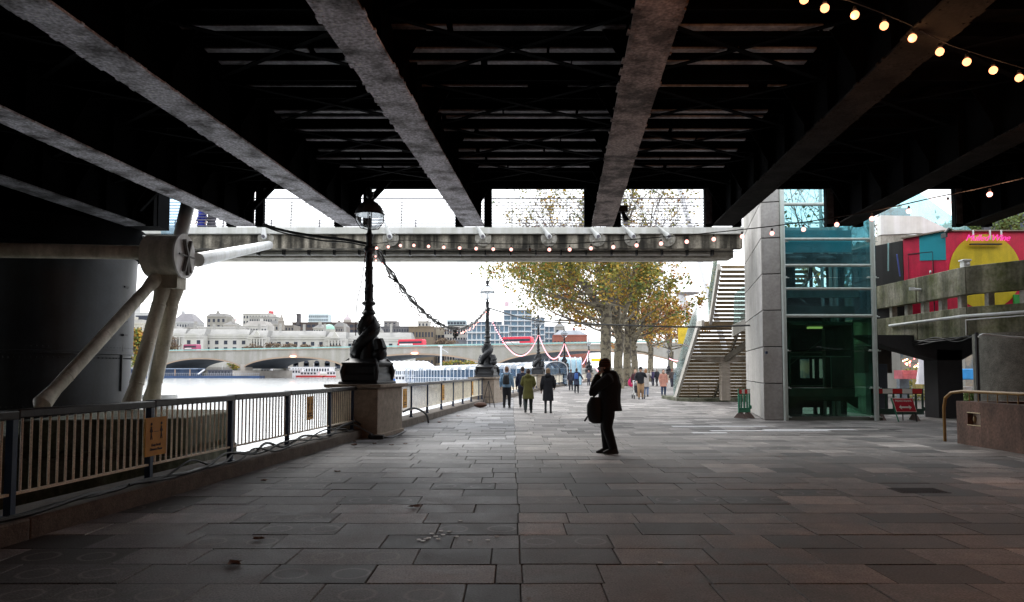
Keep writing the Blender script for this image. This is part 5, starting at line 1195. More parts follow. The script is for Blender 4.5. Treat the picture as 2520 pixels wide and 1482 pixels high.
# right part of the skyline
building(944,975,790,500,'grey rooftop plant block right of the near lamp',(.3,.28,.28),2,3,yb=806)
building(936,1012,803,470,'dark grey mansard office with white dormer windows, right of the near lamp',(.17,.165,.18),2,12,yb=835,wf=(.4,.4))
building(1028,1054,790,480,'small white rooftop block above the brown brick building',(.6,.58,.55),1,3,yb=805)
building(1006,1067,803,465,'brown brick building with small white-framed windows, behind the red bus',(.22,.17,.12),3,8,wf=(.5,.35))
building(935,1005,832,430,'white pedimented lodge right of the near lamp, behind the bridge',(.66,.63,.6),2,9,roof='hip',roofh=2)
building(1067,1094,805,490,'beige office with a dark glass band between brick and white blocks',(.5,.44,.36),2,3,wf=(.8,.35))
building(1093,1152,803,480,'white-gridded office block left of the second lamp',(.62,.58,.55),5,9,wf=(.6,.6))
building(1100,1146,788,485,'set-back glass top storey of the white-gridded office',(.42,.5,.55),1,6,yb=800,wf=(.8,.6))
building(1118,1150,836,460,'low grey terrace of shops left of the second lamp',(.28,.28,.32),2,8,wf=(.7,.5))
def balcony_block(x0,x1,yt,Y,n,label,cols=7):
    X0,X1 = xx(x0,Y),xx(x1,Y); z1 = zz(yt,Y); r = thing('apartment_tower', label, 'building', ((X0+X1)/2,Y,2)); bm = mat('blue_grey_glazing', (.07,.13,.19), .25, var=.4, scale=.25); sm = mat('white_balcony_slab', (.48,.48,.50), .7, var=.05)
    m = MB(); m.box((X0,Y,2),(X1,Y+20,z1)); m.build('glazed_body', bm, r)
    h = (z1-2)/n
    for i in range(n):
        m = MB(); z = 2+(i+1)*h; m.box((X0-.5,Y-1.3,z-.55),(X1+.5,Y,z)); m.build('balcony_slab', sm, r)
        m = MB(); m.box((X0-.3,Y-1.25,z+.02),(X1+.3,Y-1.2,z+.5)); m.build('balcony_rail', glass('rail_glass',(.7,.8,.85),.2,.05,.3), r) if i < n-1 else None
    for j in range(cols+1):
        x = X0+(X1-X0)*j/cols; m = MB(); m.box((x-.3,Y-.5,2),(x+.3,Y-.02,z1)); m.build('pilaster', sm, r)
balcony_block(1150,1252,800,450,6,'broad white-balconied apartment block directly behind the second lamp',9)
balcony_block(1160,1235,791,462,7,'set-back upper floors behind the broad white-balconied block',6)
balcony_block(1240,1308,762,470,11,'tallest balconied tower under scaffold, above the second red bus',4)
balcony_block(1306,1340,781,474,9,'stepped shoulder of the balconied tower, behind the third lamp',3)
balcony_block(1338,1364,803,478,7,'lowest step of the balconied tower, right of the third lamp',2)
building(1362,1445,824,440,'red brick block with white windows at the right end of the skyline',(.30,.10,.07),2,10,wf=(.4,.4),roof='hip',roofh=3,rcol=(.25,.27,.3))
building(1366,1390,803,520,'grey gabled roof peeping above the red brick block',(.4,.38,.36),1,2,yb=830,roof='hip',roofh=3)
# far trees
BROWN = [mat('far_twig_brown_%d' % i, c, .9, var=.2) for i, c in enumerate(((.13,.10,.06),(.20,.15,.09),(.16,.11,.08),(.10,.09,.06)))]
def bush(x0, x1, y0, y1, Y, n, s, ws, label, name='tree', cat='tree', seed=1, kind=None, bare=False):
    R = random.Random(seed); cx = xx((x0+x1)/2,Y); r = thing(name, label, cat, (cx,Y,2)); X0,X1 = xx(x0,Y),xx(x1,Y); za, zb_ = zz(y1,Y), zz(y0,Y)
    m = MB(); m.tube([(cx,Y,1.5),(cx+.3,Y,za+(zb_-za)*.4)],[.5,.3],7)
    for k in range(26):
        a = R.uniform(0,6.28); e = Vector((cx+math.cos(a)*(X1-X0)*.42*R.random(), Y+math.sin(a)*3, za+(zb_-za)*R.uniform(.5,.97))); m.tube([(cx,Y,za+(zb_-za)*.2), e],[.18,.04],4)
    m.build('trunk', M_twig, r)
    ms = [MB() for _ in LEAFM]; cl = [(R.uniform(-1,1),R.uniform(-1,1)) for _ in range(16)]
    for _ in range(n):
        c = R.choice(cl); u_ = c[0]*.75+R.gauss(0,.16); v_ = c[1]*.75+R.gauss(0,.16)
        if u_*u_+v_*v_ > 1.05: continue
        wi = R.choices(range(4), ws)[0] if v_ > -.2 else R.choices(range(4), ws[::-1])[0]
        leaf_quad(ms[wi], Vector((cx+u_*(X1-X0)/2, Y+R.uniform(-3,3), (za+zb_)/2+v_*(zb_-za)/2)), s*R.uniform(.6,1.3), R)
    lm = MB()
    for i, q in enumerate(ms): lm.cur = i; lm.add(q.v, q.f)
    lm.build('crown', BROWN if ws[2] >= 3 and ws[0] < 2 else LEAFM, r, flat=True)
bush(300,372,806,908,318,4200,1.3,(4,6,3,5),'big autumn tree, gold above and green below, on the far bank by the cylinder pier',seed=2)
bush(396,440,828,872,330,500,.9,(1,1,3,0),'bare brown tree beside the pylon legs on the far bank',seed=3)
for i,(a,b,y0) in enumerate(((600,645,845),(648,690,842),(690,735,845),(738,775,846),(780,812,848),(812,842,848))):
    bush(a,b,y0,868,372,420,.9,(1,1,4,0),'brown winter tree in front of the palace, %s' % ('leftmost of six, below the pediment','second from left','third from left','fourth, left of the dome','fifth, below the green dome','sixth, before the right colonnade')[i],seed=10+i)
bush(1060,1128,828,866,400,1600,1.1,(1,1,5,0),'russet-brown tree clump right of the first red bus',seed=20)
bush(1080,1180,886,915,330,1800,.9,(6,3,1,5),'olive green tree seen under the third arch of the bridge',seed=21)
bush(560,590,892,912,345,300,.8,(5,4,1,4),'small green tree under the first arch of the road bridge',seed=22)

# ------------------------------------------------------------------ buses
def bus(px, Y, L_, yb, col, label, ang):
    c = Vector((xx(px,Y),Y,zz(yb,Y))); r = thing('double_decker_bus', label, 'bus', c, ang, 'double-decker buses crossing the river'); ORG[r.name] = Vector((0,0,0))
    rm = mat('bus_red_%d' % int(col[0]*100), col, .4, var=.05); W = 2.5; H = 4.4
    prof = [(-L_/2,.3),(L_/2-.1,.3),(L_/2,1.6),(L_/2-.15,3.9),(L_/2-.6,H),(-L_/2+.4,H),(-L_/2,3.9)]
    m = MB(); m.prismv([(x,-W/2,z) for x,z in prof], (0,W,0)); m.build('body', rm, r, bevel=.08)
    for z in (1.7,3.2):
        m = MB(); m.box((-L_/2+.5,-W/2-.02,z-.35),(L_/2-.5,-W/2+.01,z+.4)); m.build('window_band', M_win, r)
    m = MB(); m.box((-L_/2+.8,-W/2-.03,2.25),(L_*.1,-W/2+.0,2.75)); m.build('advert_panel', mat('white_advert', (.7,.66,.66), .5), r)
    for x in (-L_/2+2,L_/2-2.4):
        m = MB(); m.tube([(x,-W/2-.02,.5),(x,W/2+.02,.5)], .5, 12); m.build('wheel', M_black, r)
br = math.atan2(dv.y, dv.x)
for px, Yo, lab in ((1014,6,'red double-decker bus on the road bridge, between the first two lamps'),(1275,6,'red double-decker bus on the road bridge, behind the glowing lights')):
    p = WBp(px); bus(px, p.y+Yo, 11.2, HZ-(TZ-1.8-CAMH)/ (p.y+Yo)*F*1.0, (.55,.01,.04), lab, br)
bus(473,330,9.0,871,(.32,.06,.13),'dull crimson bus on the far left end of the road bridge',br)

# ------------------------------------------------------------------ far piers and boats
M_navy = mat('navy_hull', (.012,.04,.11), .5, var=.2, scale=.3); M_hw = mat('boat_white', (.70,.70,.72), .5, var=.05)
def boat(px0, px1, Y, hh, ch, label, hull, cab=None, name='moored_boat', mast=False):
    X0, X1 = xx(px0,Y), xx(px1,Y); r = thing(name, label, 'boat', ((X0+X1)/2,Y,-1.5)); L_ = X1-X0
    m = MB(); m.prismv([(X0+L_*.03,Y,-1.6),(X1-L_*.06,Y,-1.6),(X1,Y,-1.5+hh),(X0,Y,-1.5+hh)],(0,5,0)); m.build('hull', hull, r)
    m = MB(); m.box((X0+L_*.15,Y+.8,-1.5+hh),(X1-L_*.2,Y+4,-1.5+hh+ch)); m.box((X0+L_*.12,Y+.5,-1.5+hh+ch),(X1-L_*.17,Y+4.3,-1.5+hh+ch+.2)); m.build('cabin', cab or M_hw, r)
    n = max(3,int(L_/2.2)); m = MB()
    for i in range(n): x = X0+L_*.18+(L_*.58)*i/n; m.box((x,Y+.76,-1.5+hh+ch*.35),(x+L_*.58/n*.6,Y+.79,-1.5+hh+ch*.8))
    m.build('window_row', M_win, r)
    m = MB(); m.tube([(X0+L_*.5,Y+2,-1.5+hh+ch),(X0+L_*.5,Y+2,-1.5+hh+ch+2)], .07, 5); m.build('mast', M_hw, r)
pier = thing('far_pier', 'long navy pier pavilion moored on the far bank at left', 'pier', (xx(390,286),286,-1.5))
X0, X1 = xx(240,286), xx(482,286)
m = MB(); m.box((X0,286,-1.6),(xx(640,286),292,-.55)); m.build('pontoon', M_navy, pier)
m = MB(); m.box((X0,288,-.55),(X1,292,2.1)); m.build('pavilion_wall', mat('navy_pavilion', (.03,.06,.13), .5, var=.3, scale=.4), pier)
m = MB(); m.box((X0-1,285.5,2.1),(X1+1,293,2.5)); m.build('roof', mat('pier_roof', (.16,.2,.27), .6), pier)
x = X0+1
M_prail = mat('pier_rail', (.35,.36,.4), .6)
while x < X1: 
    m = MB(); m.box((x,286.3,-.55),(x+.35,286.6,2.1)); m.build('post', mat('tan_post', (.40,.27,.2), .7), pier); x += 6
m = MB(); m.bar((X0,286.2,.5),(xx(640,286),286.2,.5),.08,.08); x = X0
while x < xx(640,286): m.box((x,286.15,-.55),(x+.08,286.25,.5)); x += .8
m.build('railing', M_prail, pier)
m = MB(); m.bar(at(488,921,285.5),at(503,910,285.5),1.0,.4); tag(m.build('gangway', M_hw), 'pale gangway ramp at the right end of the navy pier pavilion', 'gangway')
boat(496,590,300,1.0,2.2,'dark moored barge under the first bridge arch',mat('dark_hull', (.05,.05,.07), .6),mat('dark_cabin', (.09,.09,.11), .6))
boat(636,672,318,1.3,2.6,'small pale launch moored under the second arch',mat('grey_hull', (.2,.2,.22), .6))
boat(704,752,330,1.2,2.3,'white pavilion barge under the second arch, left of the red boats',M_hw)
boat(728,796,324,.8,1.7,'low red boat moored under the second arch, left one',mat('red_hull', (.5,.03,.03), .5))
boat(796,846,326,.7,2.0,'white cabin boat with red hull, right one under the second arch',mat('red_hull', (.5,.03,.03), .5))
boat(690,850,340,1.6,3.0,'long cream boathouse pontoon behind the red boats',mat('cream_hull', (.5,.46,.4), .6))
# arcade of the palace terrace seen through the second arch
m = MB(); Y = 352; X0, X1 = xx(690,Y), xx(870,Y); m.box((X0,Y,2.5),(X1,Y+3,zz(884,Y))); ac = thing('arcade_wall', 'rusticated stone arcade on the far bank seen through the second arch', 'wall', ((X0+X1)/2,Y,2.5)); m.build('wall', mat('arcade_stone', (.26,.24,.21), .9, var=.2, scale=.3), ac)
for i in range(7):
    m = MB(); cx = X0+(i+.5)*(X1-X0)/7; m.box((cx-1.3,Y-.08,2.5),(cx+1.3,Y-.02,5.2)); m.lathe([(1.3,0),(1.3,.05)],(0,0,0),16); 
    for v in m.v[-32:]: v.x, v.y, v.z = cx+v.x, Y-.07-v.z*.2, 5.2+v.y
    m.build('arch_opening', M_win, ac)

# ------------------------------------------------------------------ near pier: covered gangway, canopy, entrance hoops
M_hoop = mat('white_tubular_hoop', (.6,.61,.64), .45, var=.05); M_tg = glass('gangway_glazing', (.42,.52,.62), .18, .04, .55, (.10,.16,.24))
G0 = Vector((4.6,74,0)); G1 = Vector((-24.5,158,0)); GD = (G1-G0).normalized(); GN = Vector((-GD.y,GD.x,0))
gw = thing('covered_gangway', 'long covered gangway of white hoops and curved glazing down to the river pier', 'gangway', G0)
def hoop(c, n_, w_, z0, z1, up=8):
    return [c+n_*(-w_)+Vector((0,0,z0))]+[c+n_*(-w_*math.cos(math.pi*t/up))+Vector((0,0,z1-.55*w_+math.sin(math.pi*t/up)*.55*w_)) for t in range(up+1)]+[c+n_*w_+Vector((0,0,z0))]
NH = 40; prev = None; gm = MB(); fm = MB()
for i in range(NH+1):
    t = i/NH; c = G0.lerp(G1,t); z0 = -.3-t*.6; z1 = 2.55-t*.35
    h = hoop(c, GN, 1.25, z0, z1); m = MB(); m.tube(h, .055+.03*t, 6); m.build('hoop', M_hoop, gw)
    if prev:
        for j in range(len(h)-1): gm.add([prev[j],h[j],h[j+1],prev[j+1]],[(0,1,2,3)])
        fm.add([prev[0],h[0],h[-1],prev[-1]],[(0,1,2,3)])
    prev = [p*1 for p in h]
gm.build('glazing', M_tg, gw)
fm.build('floor', M_navy, gw)
m = MB(); m.bar(G0+Vector((1.3,0,-.35)), G1+Vector((1.2,0,-.95)), .12, .25); m.bar(G0-GN*1.25+Vector((0,0,-.3)), G1-GN*1.25+Vector((0,0,-.9)), .15, .3); m.bar(G0+GN*1.25+Vector((0,0,.75)), G1+GN*1.25+Vector((0,0,.1)), .06, .08); m.bar(G0-GN*1.25+Vector((0,0,.75)), G1-GN*1.25+Vector((0,0,.1)), .06, .08)
m.build('edge_rail', M_hoop, gw)
EH = thing('pier_entrance', 'blue and white barrel-roofed pier entrance by the fourth lamp', 'pier entrance', (xx(1405,79),79,0))
for i in range(5):
    c = Vector((xx(1378,80)+i*.0,0,0)); p = Vector((xx(1376+ i*13,79+i*.8),79+i*.8,0)); m = MB(); m.tube(hoop(p, Vector((0,1,0)), 1.5, .0, 3.1), .07, 6); m.build('hoop', M_hoop, EH)
m = MB(); prev = None
for i in range(2):
    p = Vector((xx(1376+ i*52,79+i*3.2),79+i*3.2,0)); h = hoop(p, Vector((0,1,0)), 1.45, .0, 3.05)
    if prev: 
        for j in range(len(h)-1): m.add([prev[j],h[j],h[j+1],prev[j+1]],[(0,1,2,3)])
    prev = h
m.build('barrel_roof', mat('sky_blue_panel', (.22,.55,.78), .4, col2=(.55,.72,.82), scale=.35), EH)
cp = thing('pier_canopy', 'long white pleated canopy over the floating river pier', 'canopy', (xx(1000,172),172,-1.5)); X0, X1 = xx(915,172), xx(1069,172)
m = MB(); n = 26; rows_ = []
for i in range(n+1):
    x = X0+(X1-X0)*i/n; k = 1-max(0,(i/n-.82)/.18)**2*.75; rows_.append([Vector((x,172,1.9)),Vector((x,172.2,1.9+1.2*k)),Vector((x,174,1.9+1.95*k+(.12 if i % 2 else 0))),Vector((x,177,1.9+1.2*k)),Vector((x,178,1.9))])
for a, b in zip(rows_, rows_[1:]):
    for j in range(4): m.add([a[j],b[j],b[j+1],a[j+1]],[(0,1,2,3)])
m.build('roof', mat('white_pleated_roof', (.72,.74,.78), .6, var=.04), cp)
m = MB(); m.box((X0,173,-1.6),(X1-2,178,-.4)); m.build('pontoon', mat('royal_blue_paint', (.02,.12,.42), .5), cp)
for i in range(5):
    m = MB(); x = X0+1+i*2.9; m.box((x,173.2,-.4),(x+.5,173.6,1.9)); m.build('post', mat('royal_blue_paint', (.02,.12,.42), .5), cp)
    m = MB(); m.box((x+.5,173.5,-.4),(x+2.9,173.55,.6)); m.ball((x+1.7,173.4,.8),.75,12,6,(1,.15,1)); m.build('porthole_screen', mat('tan_screen', (.42,.38,.36), .7), cp)
boat(966,1006,146,.9,1.1,'small white launch tied in front of the river pier canopy',M_hw)
m = MB(); a = at(1085,906,128); x = a.x; m.tube([(x,128,-1.5),(x,128,zz(850,128))], [.2,.16], 8); m.box((x-.5,127.9,zz(853,128)),(x+.3,128.1,zz(850,128))); m.bar((x,128,zz(857,128)),(x+1.3,128,zz(868,128)),.08,.08)
tag(m.build('white_post', M_hoop), 'tall slim white mast with a small arm beyond the covered gangway', 'mast')
m = MB(); a = at(1470,887,70); m.box((a.x-.6,70,a.z-.12),(a.x+.6,70.1,a.z+.18)); tag(m.build('yellow_sign', emit('lit_yellow_sign', (.75,.42,.02), .5)), 'yellow lit sign just left of the beanie hat', 'sign')
# ------------------------------------------------------------------ people
def rem(o, v, sm=2):
    r = o.modifiers.new('remesh', 'REMESH'); r.mode = 'VOXEL'; r.voxel_size = v; r.use_smooth_shade = True
    if sm: s = o.modifiers.new('smooth', 'SMOOTH'); s.factor = .5; s.iterations = sm
    return o
def mrot(m, a, c=(0,0,0)):
    pass
SKIN = mat('skin_tone', (.45,.27,.20), .6, var=.06)
def person(label, pos, H, rz, top, legs, hem=.82, hemw=.19, stride=.0, L=None, Rr=None, hair=(.05,.03,.02), hairlen=0, hat=None, shoes=(.02,.02,.02), pack=None, hood=False, vox=.022, seated=False, mask=None, scarf=None, tilt=0, group=None, hands=False, bare=False, bulk=1.0):
    s = H/1.75; r = thing('person', label, 'person', pos, rz, group); r.scale = (s,s,s); ORG[r.name] = Vector((0,0,0)); V = Vector
    tm_ = mat('cloth_%d_%d_%d' % tuple(int(c*200) for c in top), top, .85, var=.18, scale=5, bump=.3); lm_ = mat('cloth_%d_%d_%d' % tuple(int(c*200) for c in legs), legs, .85, var=.18, scale=5, bump=.3)
    if seated:
        hips = {sx: V((sx*.09,0,.48)) for sx in (-1,1)}; knees = {sx: V((sx*.11,.42,.50)) for sx in (-1,1)}; ank = {sx: V((sx*.11,.42+.05*sx,.08)) for sx in (-1,1)}; base = -.44
    else:
        hips = {sx: V((sx*.09,0,.92)) for sx in (-1,1)}
        knees = {1: V((.10,.03+stride*.45,.50)), -1: V((-.10,.05-stride*.15,.50))}
        ank = {1: V((.10,-.02+stride,.09)), -1: V((-.10,-.02-stride*.9,.09+abs(stride)*.18))}; base = 0
    def z(v): return v+base
    sh = {sx: V((sx*.185,0,z(1.42))) for sx in (-1,1)}
    dflt = lambda sx: (V((sx*.26,-.04,z(1.13))), V((sx*.27,.08,z(.88))))
    arms = {-1: L or dflt(-1), 1: Rr or dflt(1)}
    hd = V((0,.03+tilt*.1,z(1.625)-tilt*.015))
    b = MB(); b.ball(hd, .10, 14, 10, (.82,1.0,1.22)); b.ball(hd+V((0,.06,-.06)), .06, 10, 8, (.8,.8,.9)); b.tube([hd+V((0,.085,.02)), hd+V((0,.122,-.02)), hd+V((0,.10,-.03))], [.012,.018,.014], 6)
    for sx in (-1,1): b.ball(hd+V((sx*.085,0,-.01)), .025, 6, 5, (.5,.8,1.2))
    b.tube([V((0,0,z(1.36))), V((0,.01,z(1.48))), hd], [.075,.058,.055], 10)
    b.loft([(0,0,z(.88),.15,.11),(0,0,z(1.0),.14,.10),(0,0,z(1.1),.13,.095),(0,0,z(1.3),.17,.115),(0,0,z(1.42),.16,.09),(0,0,z(1.46),.08,.07)], 14)
    for sx in (-1,1):
        e, h = arms[sx]; b.tube([sh[sx]+V((-sx*.06,0,0)), sh[sx], e, h], [.05,.05,.04,.026], 10)
        d = (h-e).normalized()
        if hands:
            sd_ = d.cross(V((0,0,1))).normalized() if abs(d.z) < .9 else V((0,1,0)); pm = h+d*.05
            b.tube([h, h+d*.04, h+d*.09], [.026,.036,.034], 8, flat=.55)
            for k, (l_, o_) in enumerate(((.065,-.03),(.078,-.01),(.074,.01),(.058,.03))):
                q = h+d*.085+sd_*o_; cu = (V((0,-.02,-.035)) if d.z > -.5 else V((0,.03,0)))
                b.tube([q, q+d*l_*.5+cu*.3, q+d*l_*.8+cu*.8, q+d*l_*.95+cu*1.4], [.0095,.009,.0085,.007], 6)
            q = h+d*.03+sd_*.032; b.tube([q, q+sd_*.025+d*.025, q+sd_*.03+d*.055], [.012,.011,.008], 6)
        else: b.tube([h, h+d*.07, h+d*.15], [.026,.036,.016], 8)
        b.tube([hips[sx], knees[sx], ank[sx]], [.075,.052,.036], 10); b.tube([ank[sx]+V((0,-.04,-.04)), ank[sx]+V((0,.14,-.06))], [.035,.03], 8)
    rem(b.build('body', SKIN, r), .0085 if hands else vox, 1)
    # trousers
    t = MB()
    for sx in (-1,1):
        rk = (.10,.105,.082,.07,.066) if not bare else (.09,.09,.06,.048,.042)
        kn = knees[sx]; ak = ank[sx]; t.tube([hips[sx]+V((0,0,.06)), hips[sx].lerp(kn,.35), kn, kn.lerp(ak,.5), ak+V((0,0,.0))], rk, 12)
    t.loft([(0,0,hips[1].z-.06,.17,.12),(0,0,hips[1].z+.14,.16,.115)], 14)
    if bulk > 1:
        for sx in (-1,1): t.tube([hips[sx]+V((0,0,.06)), hips[sx].lerp(knees[sx],.5), knees[sx], knees[sx].lerp(ank[sx],.5), ank[sx]], [.12,.125,.10,.088,.08], 12)
    rem(t.build('trousers', lm_, r), vox if not hands else .014, 1)
    for sx in (-1,1):
        a = ank[sx]; m = MB(); m.loft([(a.x,a.y+.05,a.z-.09,.048,.145),(a.x,a.y+.05,a.z-.055,.05,.148),(a.x,a.y+.03,a.z-.02,.045,.11),(a.x,a.y-.02,a.z+.03,.045,.055)], 12); m.build('shoe', mat('shoe_%d' % int(shoes[0]*100), shoes, .6), r)
    # coat with sleeves
    c = MB(); hw = hemw
    rings = [(0,0,z(1.50),.075,.07),(0,0,z(1.47),.14,.09),(0,0,z(1.41),.205,.12),(0,-.01,z(1.28),.205,.145),(0,0,z(1.08),.185,.14),(0,0,z(.95),.19,.14)]
    if hem < .95: rings += [(0,0,z((.95+hem)/2),(.19+hw)/2+.005,.15),(0,0,z(hem),hw,hw*.8)]
    if seated: rings = rings[:5]+[(0,0,z(.92),.2,.16)]
    rings = [(g[0],g[1]-.03*(bulk-1),g[2],g[3],g[4]*bulk) for g in rings]; c.loft(rings[::-1], 18)
    for sx in (-1,1):
        e, h = arms[sx]; c.tube([sh[sx]+V((-sx*.07,0,.0)), sh[sx]+V((0,0,-.01)), sh[sx].lerp(e,.5), e, e.lerp(h,.5), h+(h-e).normalized()*.0], [q_*(1+.7*(bulk-1)) for q_ in (.07,.078,.07,.062,.054,.046)], 12)
    if hood: c.ball((0,-.08,z(1.47)), .11, 10, 8, (1.25,.9,.85))
    if bulk > 1: c.ball((0,.0,z(1.47)), .13, 12, 8, (1.1,1,.75)); c.ball((0,-.09,z(1.40)), .15, 12, 8, (1.2,.8,.8))
    rem(c.build('coat', tm_, r), vox if not hands else .012, 1)
    hm = mat('hair_%d_%d' % (int(hair[0]*100), int(hair[1]*200)), hair, .7, var=.25, scale=20)
    if hat:
        m = MB(); m.loft([(hd.x,hd.y-.005,hd.z+.0,.094,.108),(hd.x,hd.y-.005,hd.z+.05,.10,.116),(hd.x,hd.y-.01,hd.z+.11,.092,.107),(hd.x,hd.y-.015,hd.z+.155,.062,.072),(hd.x,hd.y-.02,hd.z+.175,.02,.02)], 18); m.build('hat', hat, r)
    m = MB(); 
    hz2 = .03 if not hat else -.02
    m.ball(hd+V((0,-.018,hz2)), .106, 14, 9, (.86,.98,1.12 if not hat else .8))
    if hairlen: m.loft([(0,hd.y-.07,hd.z-.04-hairlen,.07,.035),(0,hd.y-.06,hd.z-.06,.092,.06),(0,hd.y-.04,hd.z+.03,.09,.08)], 12)
    h_ = m.build('hair', hm, r)
    for v in h_.data.vertices:       # keep the face clear
        if v.co.y > hd.y+.03 and v.co.z < hd.z+.055: v.co.y = hd.y+.02
    if mask: m = MB(); m.ball(hd+V((0,.075,-.045)), .055, 10, 7, (.95,.8,.8)); m.build('face_mask', mat('pale_blue_mask', (.35,.6,.66), .7), r)
    if scarf: m = MB(); m.lathe([(.09,-.05),(.105,0),(.09,.05)], (0,.01,z(1.47)), 14); m.build('scarf', mat('scarf_cloth', scarf, .9), r)
    if pack:
        pk = mat('pack_%d_%d' % (int(pack[0]*200), int(pack[2]*200)), pack, .75, var=.15, scale=8)
        m = MB(); m.loft([(0,-.22,z(1.0),.12,.075),(0,-.23,z(1.06),.14,.095),(0,-.22,z(1.22),.14,.09),(0,-.20,z(1.38),.11,.07),(0,-.17,z(1.43),.05,.03)], 14); p_ = m.build('backpack', pk, r)
        for sx in (-1,1): m = MB(); m.tube([(sx*.09,-.16,z(1.36)),(sx*.12,-.09,z(1.50)),(sx*.13,.05,z(1.49)),(sx*.14,.13,z(1.36)),(sx*.16,.08,z(1.12)),(sx*.12,-.15,z(1.04))], .016, 6); m.build('strap', pk, p_)
    return r
def V3(*a): return Vector(a)
# striped beanie material
def beanie():
    m = mat('striped_knit', (.02,.013,.01), .95, var=.3, scale=8); N = m.node_tree.nodes; L = m.node_tree.links; b = N['Principled BSDF']
    tc = N.new('ShaderNodeTexCoord'); wv = N.new('ShaderNodeTexWave'); wv.bands_direction = 'Z'; wv.inputs['Scale'].default_value = 9; L.new(tc.outputs['Object'], wv.inputs[0])
    r = N.new('ShaderNodeValToRGB'); r.color_ramp.elements[0].position = .75; r.color_ramp.elements[0].color = (.012,.009,.009,1); r.color_ramp.elements[1].position = .85; r.color_ramp.elements[1].color = (.16,.06,.025,1)
    L.new(wv.outputs[0], r.inputs[0]); L.new(r.outputs[0], b.inputs['Base Color']); return m
BLK = (.006,.006,.008)
P = gd(1499,1117)
hero = person('silhouetted man in black coat and striped beanie mid-promenade, hands raised to his face', P, 1.80, rad(86), BLK, BLK, hem=.80, hemw=.20, stride=.06, L=(V3(-.17,.33,1.15), V3(-.03,.20,1.46)), Rr=(V3(.17,.27,1.13), V3(.04,.19,1.43)), hat=beanie(), mask=True, hood=True, hands=True, hair=(.03,.02,.015), tilt=.5, bulk=1.5)
# second figure close behind him
bag = thing('shoulder_bag', 'black rounded shoulder bag with hanging strap, held beside the silhouetted man', 'bag', P+V3(-.32,0,.55)); bc = at(1466,1020,P.y-.05)
m = MB(); m.loft([(bc.x+.02,bc.y,bc.z-.17,.08,.07),(bc.x+.0,bc.y,bc.z-.13,.13,.1),(bc.x-.01,bc.y,bc.z,.16,.12),(bc.x-.02,bc.y,bc.z+.18,.15,.11),(bc.x,bc.y,bc.z+.33,.10,.07)], 16); m.build('bag_body', mat('black_nylon', BLK, .7), bag)
m = MB(); m.tube([bc+V3(-.05,0,.30), bc+V3(.02,.0,.55), bc+V3(.18,.03,.7)], .018, 6); m.build('strap', M_cable, bag); m = MB(); m.tube([bc+V3(-.12,0,.02), bc+V3(-.22,-.02,-.13)], [.014,.02], 6); m.build('handle', M_cable, bag)
# walkers
person('walker in a light blue jacket with a black backpack, by the second pedestal', gd(1247,1004), 1.76, rad(-8), (.20,.33,.48), (.012,.012,.016), hem=.88, hemw=.18, stride=.10, hair=(.16,.08,.045), pack=(.012,.012,.015))
person('walker in dark navy jacket, half hidden behind the olive coat', gd(1286,1003), 1.76, rad(-5), (.015,.02,.045), (.02,.02,.025), hem=.86, stride=-.12, hair=(.04,.025,.02), pack=None)
person('walker in a long olive green parka, middle of the group', gd(1300,1016), 1.66, rad(-6), (.10,.095,.02), (.02,.03,.03), hem=.55, hemw=.24, stride=.14, hair=(.06,.04,.03), hood=True, L=(V3(-.27,0,1.14),V3(-.19,.2,1.05)), Rr=(V3(.27,0,1.14),V3(.19,.2,1.05)))
person('walker in a long black coat with fair hair, right of the olive parka', gd(1349,1017), 1.68, rad(-4), (.008,.009,.014), (.03,.035,.04), hem=.48, hemw=.22, stride=.06, hair=(.22,.14,.08), hairlen=.03, hood=True, scarf=(.16,.1,.06), bare=True, Rr=(V3(.27,-.02,1.14),V3(.24,.12,.98)))
person('walker in dark coat with a blue rucksack, beyond the black coat', gd(1419,968), 1.74, rad(-10), (.02,.025,.05), (.015,.015,.02), hem=.60, hemw=.21, stride=.12, hair=(.03,.02,.02), hood=True, pack=(.02,.07,.25), vox=.03, Rr=(V3(.34,-.02,1.2),V3(.48,0,.98)))
person('dark-clothed walker just left of the blue rucksack', gd(1405,961), 1.7, rad(-10), (.025,.025,.04), (.02,.02,.03), hem=.8, stride=.1, hair=(.12,.06,.04), vox=.03)
person('distant person with pink headscarf by the railing left of the silhouetted man', gd(1449,949), 1.6, rad(170), (.12,.12,.17), (.05,.05,.07), hem=.7, hair=(.5,.12,.14), hairlen=.1, vox=.035)
person('man in black jacket and beige trousers in front of the pushchair', gd(1577,983), 1.78, rad(175), (.008,.009,.014), (.36,.22,.12), hem=.85, hemw=.19, stride=.05, hair=(.02,.015,.01), L=(V3(-.30,.02,1.22),V3(-.20,.14,1.45)), Rr=(V3(.30,0,1.14),V3(.24,.15,1.0)), hat=mat('black_cap', (.01,.01,.01), .8), vox=.028)
person('person in a pale grey coat just behind the man with beige trousers', gd(1590,976), 1.7, rad(-20), (.36,.33,.31), (.12,.16,.25), hem=.6, hemw=.2, hair=(.25,.12,.05), hairlen=.12, Rr=(V3(.30,.05,1.3),V3(.28,.2,1.52)), vox=.03)
person('person in dark red top standing left of the man with beige trousers', gd(1564,975), 1.66, rad(180), (.05,.015,.02), (.16,.12,.09), hem=.85, hair=(.3,.16,.09), hairlen=.1, vox=.03)
person('woman in a long pinkish brown coat with dark hair and cross strap, near the stair', gd(1633,974), 1.66, rad(185), (.42,.20,.15), (.025,.045,.09), hem=.62, hemw=.25, hair=(.05,.015,.015), hairlen=.16, scarf=(.12,.04,.035), vox=.024)
person('distant walker in dark purple, right of the orange tree trunk', gd(1607,950), 1.72, rad(5), (.05,.04,.1), (.03,.03,.05), hem=.75, stride=.15, hair=(.1,.06,.05), vox=.035)
